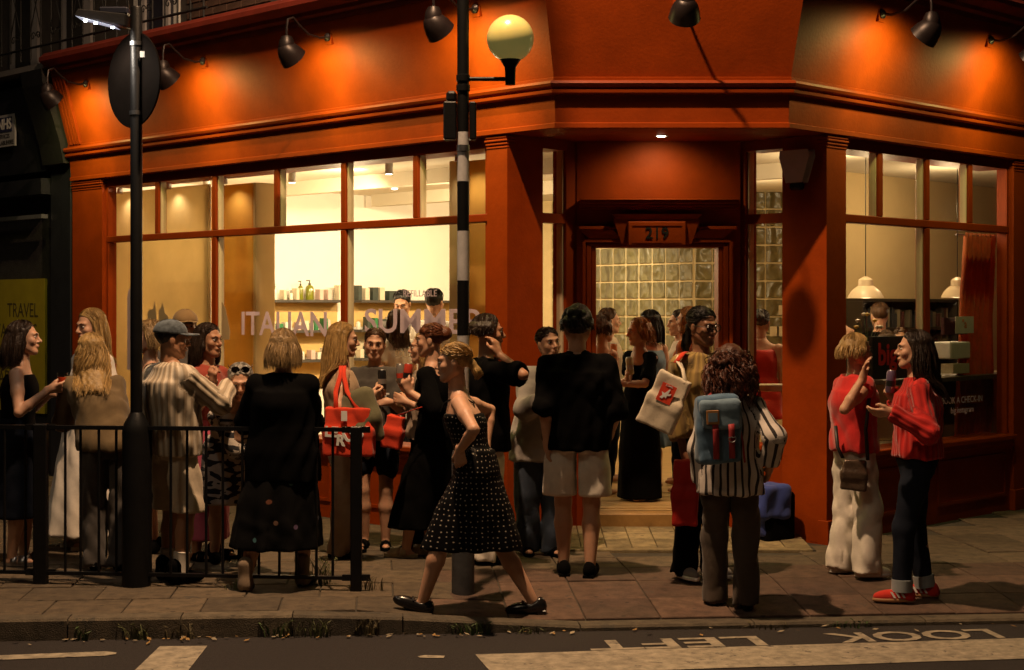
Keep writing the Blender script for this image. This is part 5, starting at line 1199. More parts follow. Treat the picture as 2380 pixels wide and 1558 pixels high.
    if bottom:
        k_ = bottom['kind']; ft = bottom.get('fit', .015)
        hiw = zz[1]+.075*H
        P = [torso(min(ft, .012)*.7, lo=zz[0]-.01, hi=min(hiw, zz[2]+.02))]
        ln = bottom.get('len', 1.0)
        for sd in (-1, 1):
            a, kn, an, td, pit = legs[sd]; fl = bottom.get('flare', 0)
            if k_ == 'trousers':
                bt = an-U*.045*s; e = kn+(bt-kn)*ln
                kk = .03 if sd < 0 else .012; P += [cone(a-U*.01, a+(kn-a)*.35, .078*s*girth+ft*.4, .074*s*girth+ft*.8, kk), cone(a+(kn-a)*.35, kn, .074*s*girth+ft*.8, .054*s*girth**.5+ft*.9+fl*.5, kk), cone(kn, e, .054*s*girth**.5+ft*.9+fl*.5, .040*s+ft*.9+fl, kk, flat=True)]
            else:
                e = a+(kn-a)*ln; kk = .03 if sd < 0 else .008; P += [cone(a-U*.01, a+(e-a)*.4, .080*s*girth+ft*.3, .078*s*girth+ft*.8, kk), cone(a+(e-a)*.4, e+r*sd*.015, .078*s*girth+ft*.8, .066*s*girth+ft*.8+fl, kk)]
        if k_ == 'shorts': P.append(ell(hips-U*(.16*H)-f*.0, [.011*s, .30*s, .125*H], rotm(yw), .012, 's'))
        else: P.append(ell(hips-U*(.30*H), [.007*s, .20*s, .22*H], rotm(yw), .010, 's'))
        cuts = [((0, 0, -1), -(base+bottom['hem']))] if 'hem' in bottom else [((0, 0, -1), -(base+.012))]
        garment('trousers' if k_ == 'trousers' else 'shorts', P, bottom['m'], amp=bottom.get('amp', .012), cuts=cuts, f_=bottom.get('f', 42))
        if bottom.get('cuff'):
            for sd in (-1, 1):
                a, kn, an, td, pit = legs[sd]; bt = kn+(an-U*.045*s-kn)*ln; ax_ = nrm(bt-kn)
                rr = .040*s+ft+fl
                MB().lathe([(rr-.004, -.075), (rr+.008, -.072), (rr+.009, -.002), (rr-.002, 0), (rr-.006, -.004)], bt, ax_, n=20).obj('cuff', bottom['cuff'], root, True)
    if top:
        ft = top.get('fit', .018); hem = base+top['hem']*H
        P = [torso(ft, lo=max(hem, zz[0]), hi=zz[-1]+top.get('neck', -.004)*s)]
        if hem < zz[0]: P.append(loft([hem, zz[1], zz[2]], [hips[0]]*3, [hips[1]]*3, [w[1]+ft+top.get('hemflare', .01), w[1]+ft, w[2]+ft], [d[1]+ft+top.get('hemflare', .01), d[1]+ft, d[2]+ft], yw, .04, folds=(.05, 7, seed, zz[1], hem)))
        if top.get('loose'):
            lw = top['loose']*.62; P.append(loft([hem, hem+.05, zz[2]+.05, zz[4], zz[5]], np.interp([hem, hem+.05, zz[2]+.05, zz[4], zz[5]], zz, cx), np.interp([hem, hem+.05, zz[2]+.05, zz[4], zz[5]], zz, cy), [w[1]+lw*.8, w[1]+lw, w[4]+lw*.8, w[4]+ft, w[5]+ft], [d[1]+lw*.5, d[1]+lw*.6, d[4]+lw*.5, d[4]+ft, d[5]+ft], yw, .04, folds=(.04, 6, seed, zz[5], hem)))
        P += sleeve(top.get('sleeve', .3), ft+top.get('sfit', .004), top.get('flare', .008))
        garment(top.get('name', 'shirt'), P, top['m'], amp=top.get('amp', .009), f_=top.get('f', 46), cuts=top.get('cuts', ()))
    if shoes and lower:
        for sd in (-1, 1):
            a, kn, an, td, pit = legs[sd]; fR = rotm(td, pit); sole = an-fR[2]*.072*s
            st, m_ = shoes[0], shoes[1]; c_ = sole+fR[1]*.045*s
            lp = lambda x, y, z: sole+s*(fR[0]*x+fR[1]*y+fR[2]*z)
            if st == 'sandal':
                sh = MB(); n = 14
                ring = [(.042*math.cos(2*math.pi*k/n)*(1.0 if math.sin(2*math.pi*k/n) > 0 else .8), .045+.128*math.sin(2*math.pi*k/n)) for k in range(n)]
                V = [lp(x, y, z) for z in (-.002, .022) for x, y in ring]; sh.add(V, [tuple(range(n))[::-1], tuple(range(n, 2*n))]+[(i, (i+1) % n, (i+1) % n+n, i+n) for i in range(n)])
                so = sh.obj('shoe', m_, root)
                for yy, wd_ in ((.085, .03), (.02, .02)):
                    pts = [lp(.043*math.cos(t), yy, .012+.056*math.sin(t)) for t in np.linspace(0, math.pi, 9)]
                    b = MB(); b.add([p for q_ in pts for p in (q_-fR[1]*wd_, q_+fR[1]*wd_)], [(2*i, 2*i+1, 2*i+3, 2*i+2) for i in range(8)]); o_ = b.obj('strap', m_, so, True); sm_ = o_.modifiers.new('t', 'SOLIDIFY'); sm_.thickness = .006
                continue
            P = [ell(lp(0, .052, .030), np.array([.043, .128, .046])*s, fR, .02), ell(lp(0, -.035, .045), np.array([.036, .045, .055])*s, fR, .03)]
            if st in ('boot', 'high'): P.append(cone(lp(0, -.03, .04), lp(0, -.035, .17 if st == 'boot' else .11), .044*s, .050*s, .03))
            if st == 'loafer': P += [ell(lp(0, .02, .095), np.array([.026, .055, .036])*s, fR, .02, 's')]
            V, Q = build(P, .008, None, [(-fR[2], -float(fR[2]@lp(0, 0, 0.001)))]); so = link('shoe', fastmesh(V, Q), m_, root)
            if len(shoes) > 2:
                P = [ell(lp(0, .050, .012), np.array([.047, .134, .05])*s, fR, .02)]
                V, Q = build(P, .007, None, [(-fR[2], -float(fR[2]@lp(0, 0, 0))), (fR[2], float(fR[2]@lp(0, 0, .026)))]); link('sole', fastmesh(V, Q), shoes[2], so)
            if st == 'loafer':
                MB().tube([lp(-.035, .055, .062), lp(-.012, .066, .076), lp(.012, .066, .076), lp(.035, .055, .062)], .006*s, 6).obj('bow', m_, so); MB().box(lambda x, y, z: lp(x, y, z), (-.034, .034), (-.078, -.015), (-.012, .012)).obj('heel', m_, so, bevel=.003)
            if st == 'sneaker3':
                for kx in range(3):
                    y0 = .045-kx*.030
                    for sx2 in (-1, 1):
                        V = [lp(sx2*(.0475-.0055*(t_ > 0)*1.2), y0+o_+t_*.022, .030+t_*.036) for t_ in (0, 1) for o_ in (0, .014)]; V2 = [v+fR[0]*sx2*.003 for v in V]
                        MB().add(V+V2, [(0, 1, 3, 2), (4, 6, 7, 5), (0, 4, 5, 1), (1, 5, 7, 3), (3, 7, 6, 2), (2, 6, 4, 0)]).obj('stripe', shoes[3], so)
                for kx in range(4): MB().tube([lp(-.022, .05+kx*.016, .066-kx*.004), lp(0, .052+kx*.016, .078-kx*.005), lp(.022, .05+kx*.016, .066-kx*.004)], .0035, 5).obj('lace', shoes[3], so)
    return info
# ================================================================== PEOPLE
BLK = cloth('black_cotton', (.0032, .003, .0032), .95, sheen=0); nodes(BLK)[2].inputs['Specular IOR Level'].default_value = .05; BLK2 = cloth('black_jersey', (.0045, .004, .004), .9, sheen=0); nodes(BLK2)[2].inputs['Specular IOR Level'].default_value = .06
WHT = cloth('white_cotton', (.76, .70, .62)); CRM = cloth('cream_cotton', (.60, .50, .38)); JEAN = cloth('dark_denim', (.011, .014, .024)); JEAN2 = cloth('blue_denim', (.055, .075, .12))
GREY = cloth('grey_trousers', (.085, .075, .07)); OLV = cloth('olive_brown_shirt', (.14, .095, .045)); REDK = cloth('scarlet_knit', (.52, .016, .014), sheen=.3); REDR = cloth('scarlet_rib_knit', (.50, .016, .012), kind='rib', col2=(.36, .010, .009), scale=26)
ZERO = W3(0, 0, 0)
FL = FZ
I = {}
def V3(*a): return np.array(a, float)
I['vest'] = person('vest', 'woman in black vest and long dark skirt holding a red drink by the railing', 40, 10.45, 1.60, 82, hair=('long', 'dark', .24), skin='fair',
    top=dict(m=BLK2, sleeve=0, hem=.55, fit=.008, neck=-.075, amp=.003), dress=dict(m=JEAN, skirtonly=True, hem=.31, w=(.17, .165), fold=.03), shoes=('sandal', M['steel']),
    Rh=(at(116, 905, 10.25), V3(1, 0, .15), V3(0, .6, .3), .75), Lh=(at(118, 915, 10.5), V3(1, 0, .1), V3(0, -1, .3), .7), head=(0, 3, 0), lean=(0, .02))
I['white'] = person('white', 'smiling blonde woman in long white dress with puff sleeves', 203, 11.2, 1.68, 222, hair=('long', 'blonde', .30),
    dress=dict(m=WHT, sleeve=.42, fit=.014, flare=.035, hem=.10, w=(.30, .27), fold=.10, neck=-.06), lean=(-.06, 0), shoes=('sandal', CRM), Rh=(at(180, 905, 11.0), None, None, .4), head=(0, -6, 0))
I['olive'] = person('olive', 'woman with long wavy blonde hair in olive brown shirt, back turned, behind the railing', 250, 10.2, 1.56, -12, hair=('wavy', 'blonde', .33), hvol=1.15,
    top=dict(m=OLV, sleeve=1, hem=.50, fit=.028, loose=.045, sfit=.012), bottom=dict(kind='trousers', m=GREY, fit=.022, flare=.022), shoes=('plain', BLK), lean=(-.10, .16), head=(-35, -4, 0), Lh=(at(172, 900, 10.45), V3(-1, .2, .1), None, .5))
I['half'] = person('half', 'fair haired woman in black dress partly hidden behind the lamp post', 352, 10.95, 1.60, -105, hair=('half', 'ash', .13), dress=dict(m=BLK, hem=.36, w=(.21, .2), sleeve=.2, fit=.012), shoes=('plain', BLK))
I['cap'] = person('cap', 'person in tan baseball cap standing behind the man in the knitted sweater', 430, 11.55, 1.68, 160, male=True, hair=('short', 'brown', .0), top=dict(m=GREY, sleeve=.35, hem=.5), bottom=dict(kind='trousers', m=JEAN), shoes=('plain', BLK))
KNIT = cloth('cream_open_rib_knit', (.62, .53, .41), kind='rib', col2=(.36, .285, .20), scale=25)
I['knit'] = person('knit', 'man in cream ribbed sweater, cream shorts and denim cap gesturing with one hand', 405, 9.8, 1.62, 42, male=True, girth=1.06, skin='tan', hair=('short', 'black', .0), hvol=1.0,
    top=dict(m=KNIT, sleeve=1, hem=.485, fit=.026, loose=.035, sfit=.010, amp=.008, name='sweater'), bottom=dict(kind='shorts', m=CRM, hem=.43, len=1.08, fit=.024, flare=.012), shoes=('high', BLK),
    feet=[(-.10, .02, 0), (.10, -.03, 0)], Rh=(at(533, 893, 10.0), V3(.75, .2, .62), V3(.2, -.8, .5), .15, V3(.3, -.5, -.8), .12), Lh=None, head=(30, -3, 0), lean=(0, -.03))
I['pink'] = person('pink', 'dark haired woman in long pink skirt behind the man in shorts', 480, 10.65, 1.58, 120, hair=('long', 'dark', .25), skin='tan', top=dict(m=cloth('rust_top', (.30, .05, .03)), sleeve=.2, hem=.56, fit=.012),
    dress=dict(m=cloth('pink_cotton', (.48, .095, .15)), skirtonly=True, hem=.14, w=(.15, .14), fold=.06), shoes=('sandal', BLK), Rh=(at(495, 890, 10.45), V3(0, -.3, 1), None, .7), Lh=(at(492, 905, 10.5), V3(.3, -.3, 1), None, .7))
I['elder'] = person('elder', 'white haired woman bending forward with sunglasses pushed up on her head', 535, 10.40, 1.50, 158, hair=('short', 'white', .0), hvol=1.25, lean=(.02, .335), head=(12, -14, 0),
    dress=dict(m=cloth('zebra_print', (.50, .44, .38), kind='print', col2=(.012, .012, .016), scale=16), sleeve=.55, fit=.022, flare=.02, hem=.40, w=(.20, .18), fold=.07), shoes=('high', BLK), feet=[(-.09, .06, 0), (.07, -.16, 0)],
    Lh=(at(610, 960, 9.95), None, None, .5), Rh=(at(560, 965, 9.95), None, None, .5))
I['bob'] = person('bob', 'woman with blonde bob in long black cardigan and floral black skirt, back turned', 658, 9.55, 1.555, 6, hair=('bob', 'ash', .165), hvol=1.25, girth=1.1,
    top=dict(m=BLK, sleeve=1, hem=.42, fit=.03, loose=.065, sfit=.016, name='cardigan', flare=.02), dress=dict(m=cloth('black_floral', (.004, .0038, .004), kind='flowers', col2=(.3, .2, .05), scale=6), skirtonly=True, hem=.245, w=(.275, .22), fold=.10),
    shoes=('boot', cloth('beige_suede', (.26, .19, .13)), BLK), feet=[(-.20, -.10, 0), (.10, .12, 0)], Rh=(at(700, 930, 9.85), V3(-1, .1, .2), None, .5), Lh=(at(612, 925, 9.85), V3(1, .1, .2), None, .5))
I['tote'] = person('tote', 'woman with very long blonde hair in profile carrying an orange red tote', 792, 10.80, 1.58, 78, hair=('long', 'blonde', .40), hvol=1.25,
    top=dict(m=cloth('sand_tank', (.40, .28, .18)), sleeve=0, hem=.54, fit=.010, neck=-.05), bottom=dict(kind='trousers', m=cloth('oatmeal_linen', (.33, .25, .18)), fit=.022, flare=.022), shoes=('sandal', BLK),
    Rh=(at(860, 925, 10.45), V3(1, -.1, .35), V3(0, .8, .4), .75), Lh=(at(868, 915, 10.9), V3(1, -.2, .3), None, .7), head=(8, -3, 0))
I['tee'] = person('tee', 'woman facing the street in charcoal lettered T-shirt and silver necklace', 872, 11.15, 1.54, 183, hair=('tail', 'brown', .08), skin='fair', top=dict(m=cloth('charcoal_jersey', (.055, .048, .042)), sleeve=.42, hem=.50, fit=.026, flare=.02, loose=.035),
    bottom=dict(kind='shorts', m=JEAN, len=.6, fit=.02), shoes=('sandal', BLK), Rh=(at(872, 918, 10.85), V3(.2, -.2, 1), V3(1, 0, 0), .75), Lh=(at(905, 935, 10.85), V3(-1, -.2, .1), None, .5), head=(-6, -4, 4))
I['frill'] = person('frill', 'woman with pale blonde hair and fringe facing left beside the shop window', 990, 11.0, 1.515, -92, hair=('long', 'blonde', .20), hvol=1.15, top=dict(m=cloth('taupe_ruffle', (.26, .19, .14), var=.4), sleeve=.7, hem=.52, fit=.03, amp=.012, f=60, flare=.02),
    bottom=dict(kind='trousers', m=BLK, fit=.02), shoes=('plain', BLK), Lh=(at(945, 935, 10.8), None, None, .5))
I['auburn'] = person('auburn', 'auburn haired woman in long black dress raising a drinks can', 1018, 10.72, 1.58, -70, hair=('bun', 'red', .0), dress=dict(m=BLK, sleeve=.8, fit=.018, flare=.014, hem=.20, w=(.21, .20), fold=.06), shoes=('sandal', cloth('cream_leather', (.55, .44, .26), .5)),
    feet=[(-.07, .20, 0), (.08, .10, 0)], Lh=(at(950, 910, 10.55), V3(-.3, -.2, 1), V3(.2, .8, 0), .75), Rh=(at(940, 905, 10.9), V3(-.3, -.1, 1), V3(0, -1, 0), .75), head=(-12, -3, 0), lean=(0, .03))
I['smoke'] = person('smoke', 'dark haired woman in black top and white trousers with a hand to her mouth', 1128, 10.5, 1.64, 78, hair=('bob', 'dark', .04), hvol=1.25, skin='tan', top=dict(m=BLK, sleeve=.5, hem=.46, fit=.03, flare=.03, loose=.05), bottom=dict(kind='trousers', m=WHT, fit=.022, flare=.02), shoes=('plain', BLK),
    Rh=(at(1158, 822, 10.3), V3(-.25, .1, 1), V3(-.8, .5, 0), .45, V3(.5, -.4, -1)), head=(4, 0, 0))
I['walk'] = person('walk', 'woman striding left along the kerb in black polka dot slip dress', 1108, 9.05, 1.56, -90, hair=('tail', 'blonde', .085), dress=dict(m=cloth('polka_dot_satin', (.004, .0038, .0045), .6, kind='dots', col2=(.42, .37, .31), scale=33), hem=.375, w=(.165, .288), fit=.008, fold=.05, nf=7, straps=(-1, 1), neck=-.085, shift=(0, .035)),
    feet=[(-.05, .305, .015, -92, 20), (.04, -.32, .0, -86, -6)], shoes=('loafer', mat('black_patent', (.010, .009, .009), .22, var=.1)), lean=(0, .095), head=(0, -3, 0),
    Lh=(at(1068, 1048, 8.86), V3(.1, .1, -1), V3(0, 1, 0), .8, V3(.45, -1, .1)), Rh=(at(1130, 1040, 9.3), None, None, .5))
I['shirt'] = person('shirt', 'woman with pulled back hair in pale linen shirt facing the man in white shorts', 1254, 10.85, 1.555, 168, hair=('bun', 'dark', 0), top=dict(m=cloth('pale_blue_linen', (.42, .38, .36)), sleeve=.86, hem=.42, fit=.03, loose=.05, sfit=.014, flare=.012), bottom=dict(kind='trousers', m=JEAN2, fit=.03, flare=.02), shoes=('sandal', BLK),
    Rh=(at(1262, 925, 10.5), V3(1, -.2, .2), None, .4), head=(-14, 4, -6), lean=(-.05, 0))
I['man'] = person('man', 'curly haired man in oversized black T-shirt and white shorts, back to the street', 1341, 10.0, 1.69, 6, male=True, girth=1.10, hair=('curly', 'black', .045), hvol=1.45, top=dict(m=BLK, sleeve=.56, hem=.475, fit=.026, flare=.022, loose=.03, sfit=.006, name='t_shirt'),
    bottom=dict(kind='shorts', m=WHT, hem=.50, len=1.06, fit=.040, flare=.014, amp=.007), shoes=('loafer', BLK), Lh=(at(1272, 1035, 9.95), V3(.1, .2, -1), None, .4, V3(-.1, -1, -.2)), Rh=(at(1418, 1010, 10.15), None, None, .4))
I['crop'] = person('crop', 'copper blonde woman in off shoulder black dress holding a can in the doorway', 1488, 12.6, 1.44, 232, base=FL, hair=('half', 'copper', .13), hvol=1.1, dress=dict(m=BLK, sleeve=.45, fit=.014, flare=.014, hem=.02, w=(.185, .17), fold=.04, neck=-.085), head=(20, -4, 0),
    Lh=(at(1446, 893, 12.25), V3(-1, -.1, .1), None, .5), Rh=(at(1459, 885, 12.3), V3(-.2, -.3, 1), V3(1, 0, 0), .75), fine=.9)
I['blue'] = person('blue', 'dark haired woman with bare shoulders and blue top just inside the doorway', 1512, 13.45, 1.50, -40, base=FL, hair=('long', 'black', .22), dress=dict(m=cloth('blue_satin', (.13, .21, .30), .5), hem=.35, w=(.18, .17), fit=.01), fine=.8, Lh=(at(1420, 905, 13.3), None, None, .4))
I['brown'] = person('brown', 'brown haired woman in olive strap top at the left of the doorway', 1398, 13.0, 1.46, 55, base=FL, hair=('half', 'brown', .10), top=dict(m=OLV, sleeve=0, hem=.5, fit=.008, neck=-.06), bottom=dict(kind='trousers', m=JEAN), fine=.8, Rh=(at(1432, 850, 13.1), V3(0, 0, 1), None, .7))
I['pal'] = person('pal', 'man in beige T-shirt with short brown hair at the back left of the doorway', 1412, 14.0, 1.53, 80, base=FL, male=True, hair=('short', 'brown', 0), top=dict(m=CRM, sleeve=.35, hem=.5), bottom=dict(kind='trousers', m=JEAN), fine=.75)
I['plaid'] = person('plaid', 'woman with wavy copper brown hair in orange plaid top inside the doorway', 1604, 13.1, 1.53, -62, base=FL, hair=('wavy', 'copper', .22), hvol=1.2, top=dict(m=cloth('orange_plaid', (.50, .12, .02), kind='stripe', col2=(.22, .05, .015), scale=14), sleeve=.5, hem=.5, fit=.025), bottom=dict(kind='trousers', m=BLK), fine=.8)
I['peek'] = person('peek', 'dark haired woman whose profile shows behind the orange plaid top', 1583, 13.8, 1.50, -95, base=FL, hair=('bob', 'dark', .08), top=dict(m=WHT, sleeve=.3, hem=.5), bottom=dict(kind='trousers', m=BLK), fine=.75)
CAPE = cloth('olive_mustard_knit', (.30, .20, .06), kind='rib', col2=(.20, .13, .045), scale=20)
I['specs'] = person('specs', 'woman with glasses in mustard olive jumper and dark trousers carrying a white tote', 1628, 9.98, 1.69, 150, skin='brown', hair=('tail', 'black', .20), hvol=1.15, top=dict(m=CAPE, sleeve=.85, hem=.55, fit=.035, loose=.06, sfit=.018, flare=.02, name='jumper'),
    bottom=dict(kind='trousers', m=BLK, fit=.02, flare=.022), shoes=('sneaker', cloth('grey_mesh', (.22, .20, .19)), M['whitepaint']), head=(-8, -6, 0), Rh=(at(1590, 1050, 9.85), None, None, .6), feet=[(-.07, .02, 0), (.13, .0, 0)])
STR = cloth('striped_shirting', (.58, .52, .48), kind='stripe', col2=(.020, .016, .016), scale=21)
I['curl'] = person('curl', 'woman with long dark curls and blue backpack over a striped shirt, back turned', 1698, 9.25, 1.49, 4, skin='tan', hair=('curly', 'curl', .26), hvol=1.6, top=dict(m=STR, sleeve=.92, hem=.45, fit=.024, loose=.045, sfit=.012, flare=.012),
    bottom=dict(kind='trousers', m=cloth('dark_olive_cord', (.060, .042, .030)), fit=.020, flare=.016), shoes=('sandal', BLK), Rh=(at(1788, 1088, 9.2), None, None, .4), feet=[(-.085, .06, 0), (.09, -.03, 0)])
I['redin'] = person('redin', 'woman in red top with dark bun seen through the narrow right entrance window', 1768, 13.3, 1.51, 15, base=FL, hair=('bun', 'black', 0), dress=dict(m=cloth('red_satin', (.50, .02, .012), .5), hem=.6, w=(.2, .18), fit=.012, sleeve=0), fine=.8)
I['knitvest'] = person('knitvest', 'woman with short blonde bob in red sleeveless knit and white wide trousers', 1985, 10.05, 1.525, 74, hair=('half', 'blonde', .075), hvol=.85, top=dict(m=REDK, sleeve=.09, hem=.52, fit=.028, sfit=.006, loose=.03, flare=.012, name='knit_vest'), bottom=dict(kind='trousers', m=WHT, fit=.026, flare=.028, amp=.012), shoes=('sneaker', WHT, M['whitepaint']),
    Rh=(at(2006, 878, 9.78), V3(.12, -.05, 1), V3(.9, -.3, .1), .25, V3(-.6, -.1, -1), .1), Lh=(at(2050, 955, 10.1), V3(1, 0, .1), None, .4), feet=[(-.08, -.06, 0), (.12, .02, 0)])
I['redknit'] = person('redknit', 'woman with long dark hair in red jumper, rolled jeans and red trainers', 2132, 9.45, 1.60, -82, hair=('long', 'dark', .34), hvol=1.1, top=dict(m=REDR, sleeve=1, hem=.535, fit=.024, loose=.03, sfit=.006, name='jumper'), bottom=dict(kind='trousers', m=JEAN, fit=.012, flare=.004, len=.92, cuff=cloth('pale_denim_cuff', (.26, .29, .31)), amp=.005),
    shoes=('sneaker3', cloth('red_suede', (.55, .030, .018)), mat('gum_sole', (.40, .20, .09), .6), M['whitepaint']), feet=[(-.10, .10, 0, -88), (.08, -.06, 0, -70)], Lh=(at(2072, 958, 9.22), V3(-1, .1, -.1), V3(0, .6, .6), .3), Rh=(at(2080, 930, 9.55), V3(-.5, 0, .8), V3(0, -1, 0), .7), head=(0, 2, 0))
I['serv1'] = person('serv1', 'dark haired man in white T-shirt inside at the shelves', 1008, 15.0, 1.71, 25, base=FL, male=True, hair=('short', 'black', 0), hvol=1.3, top=dict(m=WHT, sleeve=.35, hem=.5), bottom=dict(kind='trousers', m=JEAN), fine=.8)
I['serv2'] = person('serv2', 'dark haired man looking down behind the window lettering', 936, 15.7, 1.70, 190, base=FL, male=True, skin='tan', hair=('short', 'black', 0), hvol=1.3, top=dict(m=GREY, sleeve=.35, hem=.5), bottom=dict(kind='trousers', m=JEAN), head=(0, -20, 0), fine=.8)
I['browse'] = person('browse', 'woman with long brown hair and white top browsing inside the window', 922, 14.6, 1.50, -35, base=FL, hair=('long', 'brown', .30), top=dict(m=WHT, sleeve=.3, hem=.5), bottom=dict(kind='trousers', m=JEAN), fine=.8)
I['bar1'] = person('bar1', 'barman with cropped hair reaching to the back bar in the side room', 2045, 14.3, 1.58, -5, base=FL, male=True, hair=('short', 'brown', 0), top=dict(m=BLK, sleeve=.25, hem=.5), bottom=dict(kind='trousers', m=BLK), fine=.75, Lh=(at(1975, 770, 14.5), V3(-1, .2, .1), None, .4))
I['bar2'] = person('bar2', 'brown haired woman seen from behind at the bar of the side room', 2062, 13.4, 1.33, 0, base=FL, hair=('half', 'brown', .14), top=dict(m=BLK, sleeve=.5, hem=.5), bottom=dict(kind='trousers', m=BLK), fine=.75)
I['bar3'] = person('bar3', 'woman facing the street whose face shows between the heads at the bar', 2094, 13.7, 1.35, 195, base=FL, hair=('tail', 'brown', .1), top=dict(m=GREY, sleeve=.5, hem=.5), bottom=dict(kind='trousers', m=BLK), fine=.75)
# ---------------------------------------------------------------- hats, socks, jewellery (worn: parts of the person)
def cap(i, m, brimdir=0):
    g, hs, hR, root = i['g'], i['hs'], i['hR'], i['root']
    V, Q = build([ell(g(0, -.014, .048), np.array([.092, .110, .086])*hs, hR, .01)], .007, None, [(-hR[2], -float(hR[2]@g(0, 0, .040)))]); o = link('cap', fastmesh(V, Q), m, root)
    n = 13; V = [g(.078*math.sin(a), .075+.10*math.cos(a)*max(0, math.cos(a))**.2, .046-.012*abs(math.sin(a))) for a in np.linspace(-1.45, 1.45, n)]+[g(.08*math.sin(a), .072*math.cos(a)+.012, .050-.004*abs(math.sin(a))) for a in np.linspace(-1.45, 1.45, n)]
    b = MB().add(V, [(k, k+1, n+k+1, n+k) for k in range(n-1)]).obj('brim', m, o, True); sm_ = b.modifiers.new('t', 'SOLIDIFY'); sm_.thickness = .006
cap(I['knit'], cloth('acid_wash_denim', (.13, .16, .19), var=.9)); cap(I['cap'], cloth('tan_canvas', (.26, .17, .075)))
for sd in (-1, 1):
    a, kn, an, td, pit = I['knit']['legs'][sd]; MB().lathe([(.047, 0), (.049, .03), (.052, .12), (.054, .125), (.045, .13)], an-V3(0, 0, .01), nrm(kn-an), n=18).obj('sock', WHT, I['knit']['root'], True)
i = I['tee']; nk = [i['neck']+i['r']*.075*math.cos(t)-i['U']*(.035+.045*max(0, math.sin(t)))+i['f']*(.10*math.sin(t)) for t in np.linspace(-.3, 3.44, 18)]
MB().tube(nk, .004, 6).obj('necklace', mat('silver_chain', (.7, .68, .62), .25, metal=1), i['root'], True)
fT = i['f']; cT = i['chest']-V3(0, 0, .165)+fT*.178
for s_, dx in (('SA', -.085), ('IT', .085)): text('shirt_lettering', s_, .085, cT-V3(1, 0, 0)*0+V3(dx, 0, 0), (1, 0, 0), (0, 0, 1), M['whitepaint'], i['root'], thick=.004, bold=.002)
# ================================================================== THINGS CARRIED
def rbox(c, half, Rm, rad, k=.02):
    c, half = np.array(c, float), np.array(half, float); ext = np.abs(Rm*(half+rad)[:, None]).sum(0)
    def fn(x, y, z):
        px, py, pz = x-c[0], y-c[1], z-c[2]
        qv = [np.abs(px*Rm[j][0]+py*Rm[j][1]+pz*Rm[j][2])-half[j] for j in range(3)]
        return np.sqrt(sum(np.maximum(t, 0)**2 for t in qv))+np.minimum(np.maximum(np.maximum(qv[0], qv[1]), qv[2]), 0)-rad
    return (c-ext, c+ext, fn, k, 'u')
def cutsmesh(P, h, amp, seed, f=30): return build(P, h, wrinkle(seed, amp, f))
def strapband(name, pts, wd, m, parent, side):
    pts = [np.array(p, float) for p in pts]; n = len(pts); sd = nrm(side)*wd/2
    o = MB().add([v for p in pts for v in (p-sd, p+sd)], [(2*k, 2*k+1, 2*k+3, 2*k+2) for k in range(n-1)]).obj(name, m, parent, True); sm_ = o.modifiers.new('t', 'SOLIDIFY'); sm_.thickness = .005; sm_.offset = 0
    return o
def bagframe(c, yaw, roll): # local x right, y towards the viewer's far side, z up
    return rotm(R(yaw), 0, R(roll))
def tote(lab, c, half, yaw, roll, m, seed, name='tote_bag'):
    Rm = bagframe(c, yaw, roll); t = thing(name, lab, 'bag', c-Rm[2]*half[2])
    P = [rbox(c-Rm[2]*half[2]*.45, (half[0], half[1], half[2]*.52), Rm, .010, .03), rbox(c+Rm[2]*half[2]*.45, (half[0]*.90, half[1]*.82, half[2]*.55), Rm, .008, .04)]
    V, Q = cutsmesh(P, .0085, .007, seed, 34); link('bag_body', fastmesh(V, Q), m, t)
    return t, Rm, lambda x, y, z: c+Rm[0]*x+Rm[1]*y+Rm[2]*z
# orange red tote
TR = cloth('orange_red_canvas', (.62, .045, .014)); c = at(812, 1004, 10.42)
t, Rm, g = tote('orange red canvas tote with white LE RUB lettering under the blonde woman\'s arm', c, (.160, .04, .150), 12, 0, TR, 4)
sh = I['tote']['arms'][1][0]+V3(.0, -.03, .055)
for dx, dy in ((-.08, -.03), (.08, -.03)): strapband('handle', [g(dx, dy, .14), (g(dx, dy, .14)*.5+sh*.5)+V3(-.02, -.05, -.02), sh+V3(dx*.12, -.03, -.05), sh+V3(dx*.12, .0, .004), sh+V3(dx*.1, .06, -.04)], .03, TR, t, V3(1, .2, 0))
for s_, x, z, rot, sz in (('LE', -.09, .01, -.05, .09), ('R', -.035, -.045, -.1, .095), ('U', .015, -.015, .5, .10), ('B', .075, .005, .1, .095)):
    text('bag_lettering', s_, sz, g(x*1.15, -.062, z-.01), Rm[0]*math.cos(rot)+Rm[2]*math.sin(rot), Rm[2]*math.cos(rot)-Rm[0]*math.sin(rot), M['whitepaint'], t, thick=.004, bold=.004)
MB().box(lambda a, b, d: g(a, b, d), (-.035, .005), (-.066, -.062), (.075, .14)).obj('swing_tag', M['whitepaint'], t)
# white tote with red square
TW = cloth('white_canvas', (.62, .54, .42)); c = at(1545, 935, 9.62)
t, Rm, g = tote('white canvas tote with a red square emblem hanging by the jumper', c, (.105, .034, .165), 14, -24, TW, 9)
sh = I['specs']['arms'][1][0]+V3(-.0, -.02, .07)
strapband('handle', [g(.07, -.03, .16), g(.07, -.03, .16)*.5+sh*.5+V3(0, -.03, 0), sh+V3(-.02, -.06, -.03), sh, sh+V3(.03, .06, -.03)], .022, TW, t, V3(1, .3, 0)); strapband('handle', [g(.06, .03, .16), g(.06, .03, .16)*.5+sh*.5, sh+V3(-.01, .02, .0)], .022, TW, t, V3(1, .3, 0))
strapband('shoulder_tape', [sh+V3(-.03, -.085, -.045), sh+V3(.02, -.05, .012), sh+V3(.05, .03, .018)], .03, TR, t, V3(1, -.3, 0))
em = MB().box(lambda a, b, d: g(a, b, d), (-.052, .040), (-.056, -.052), (.0, .115)).obj('emblem', TR, t)
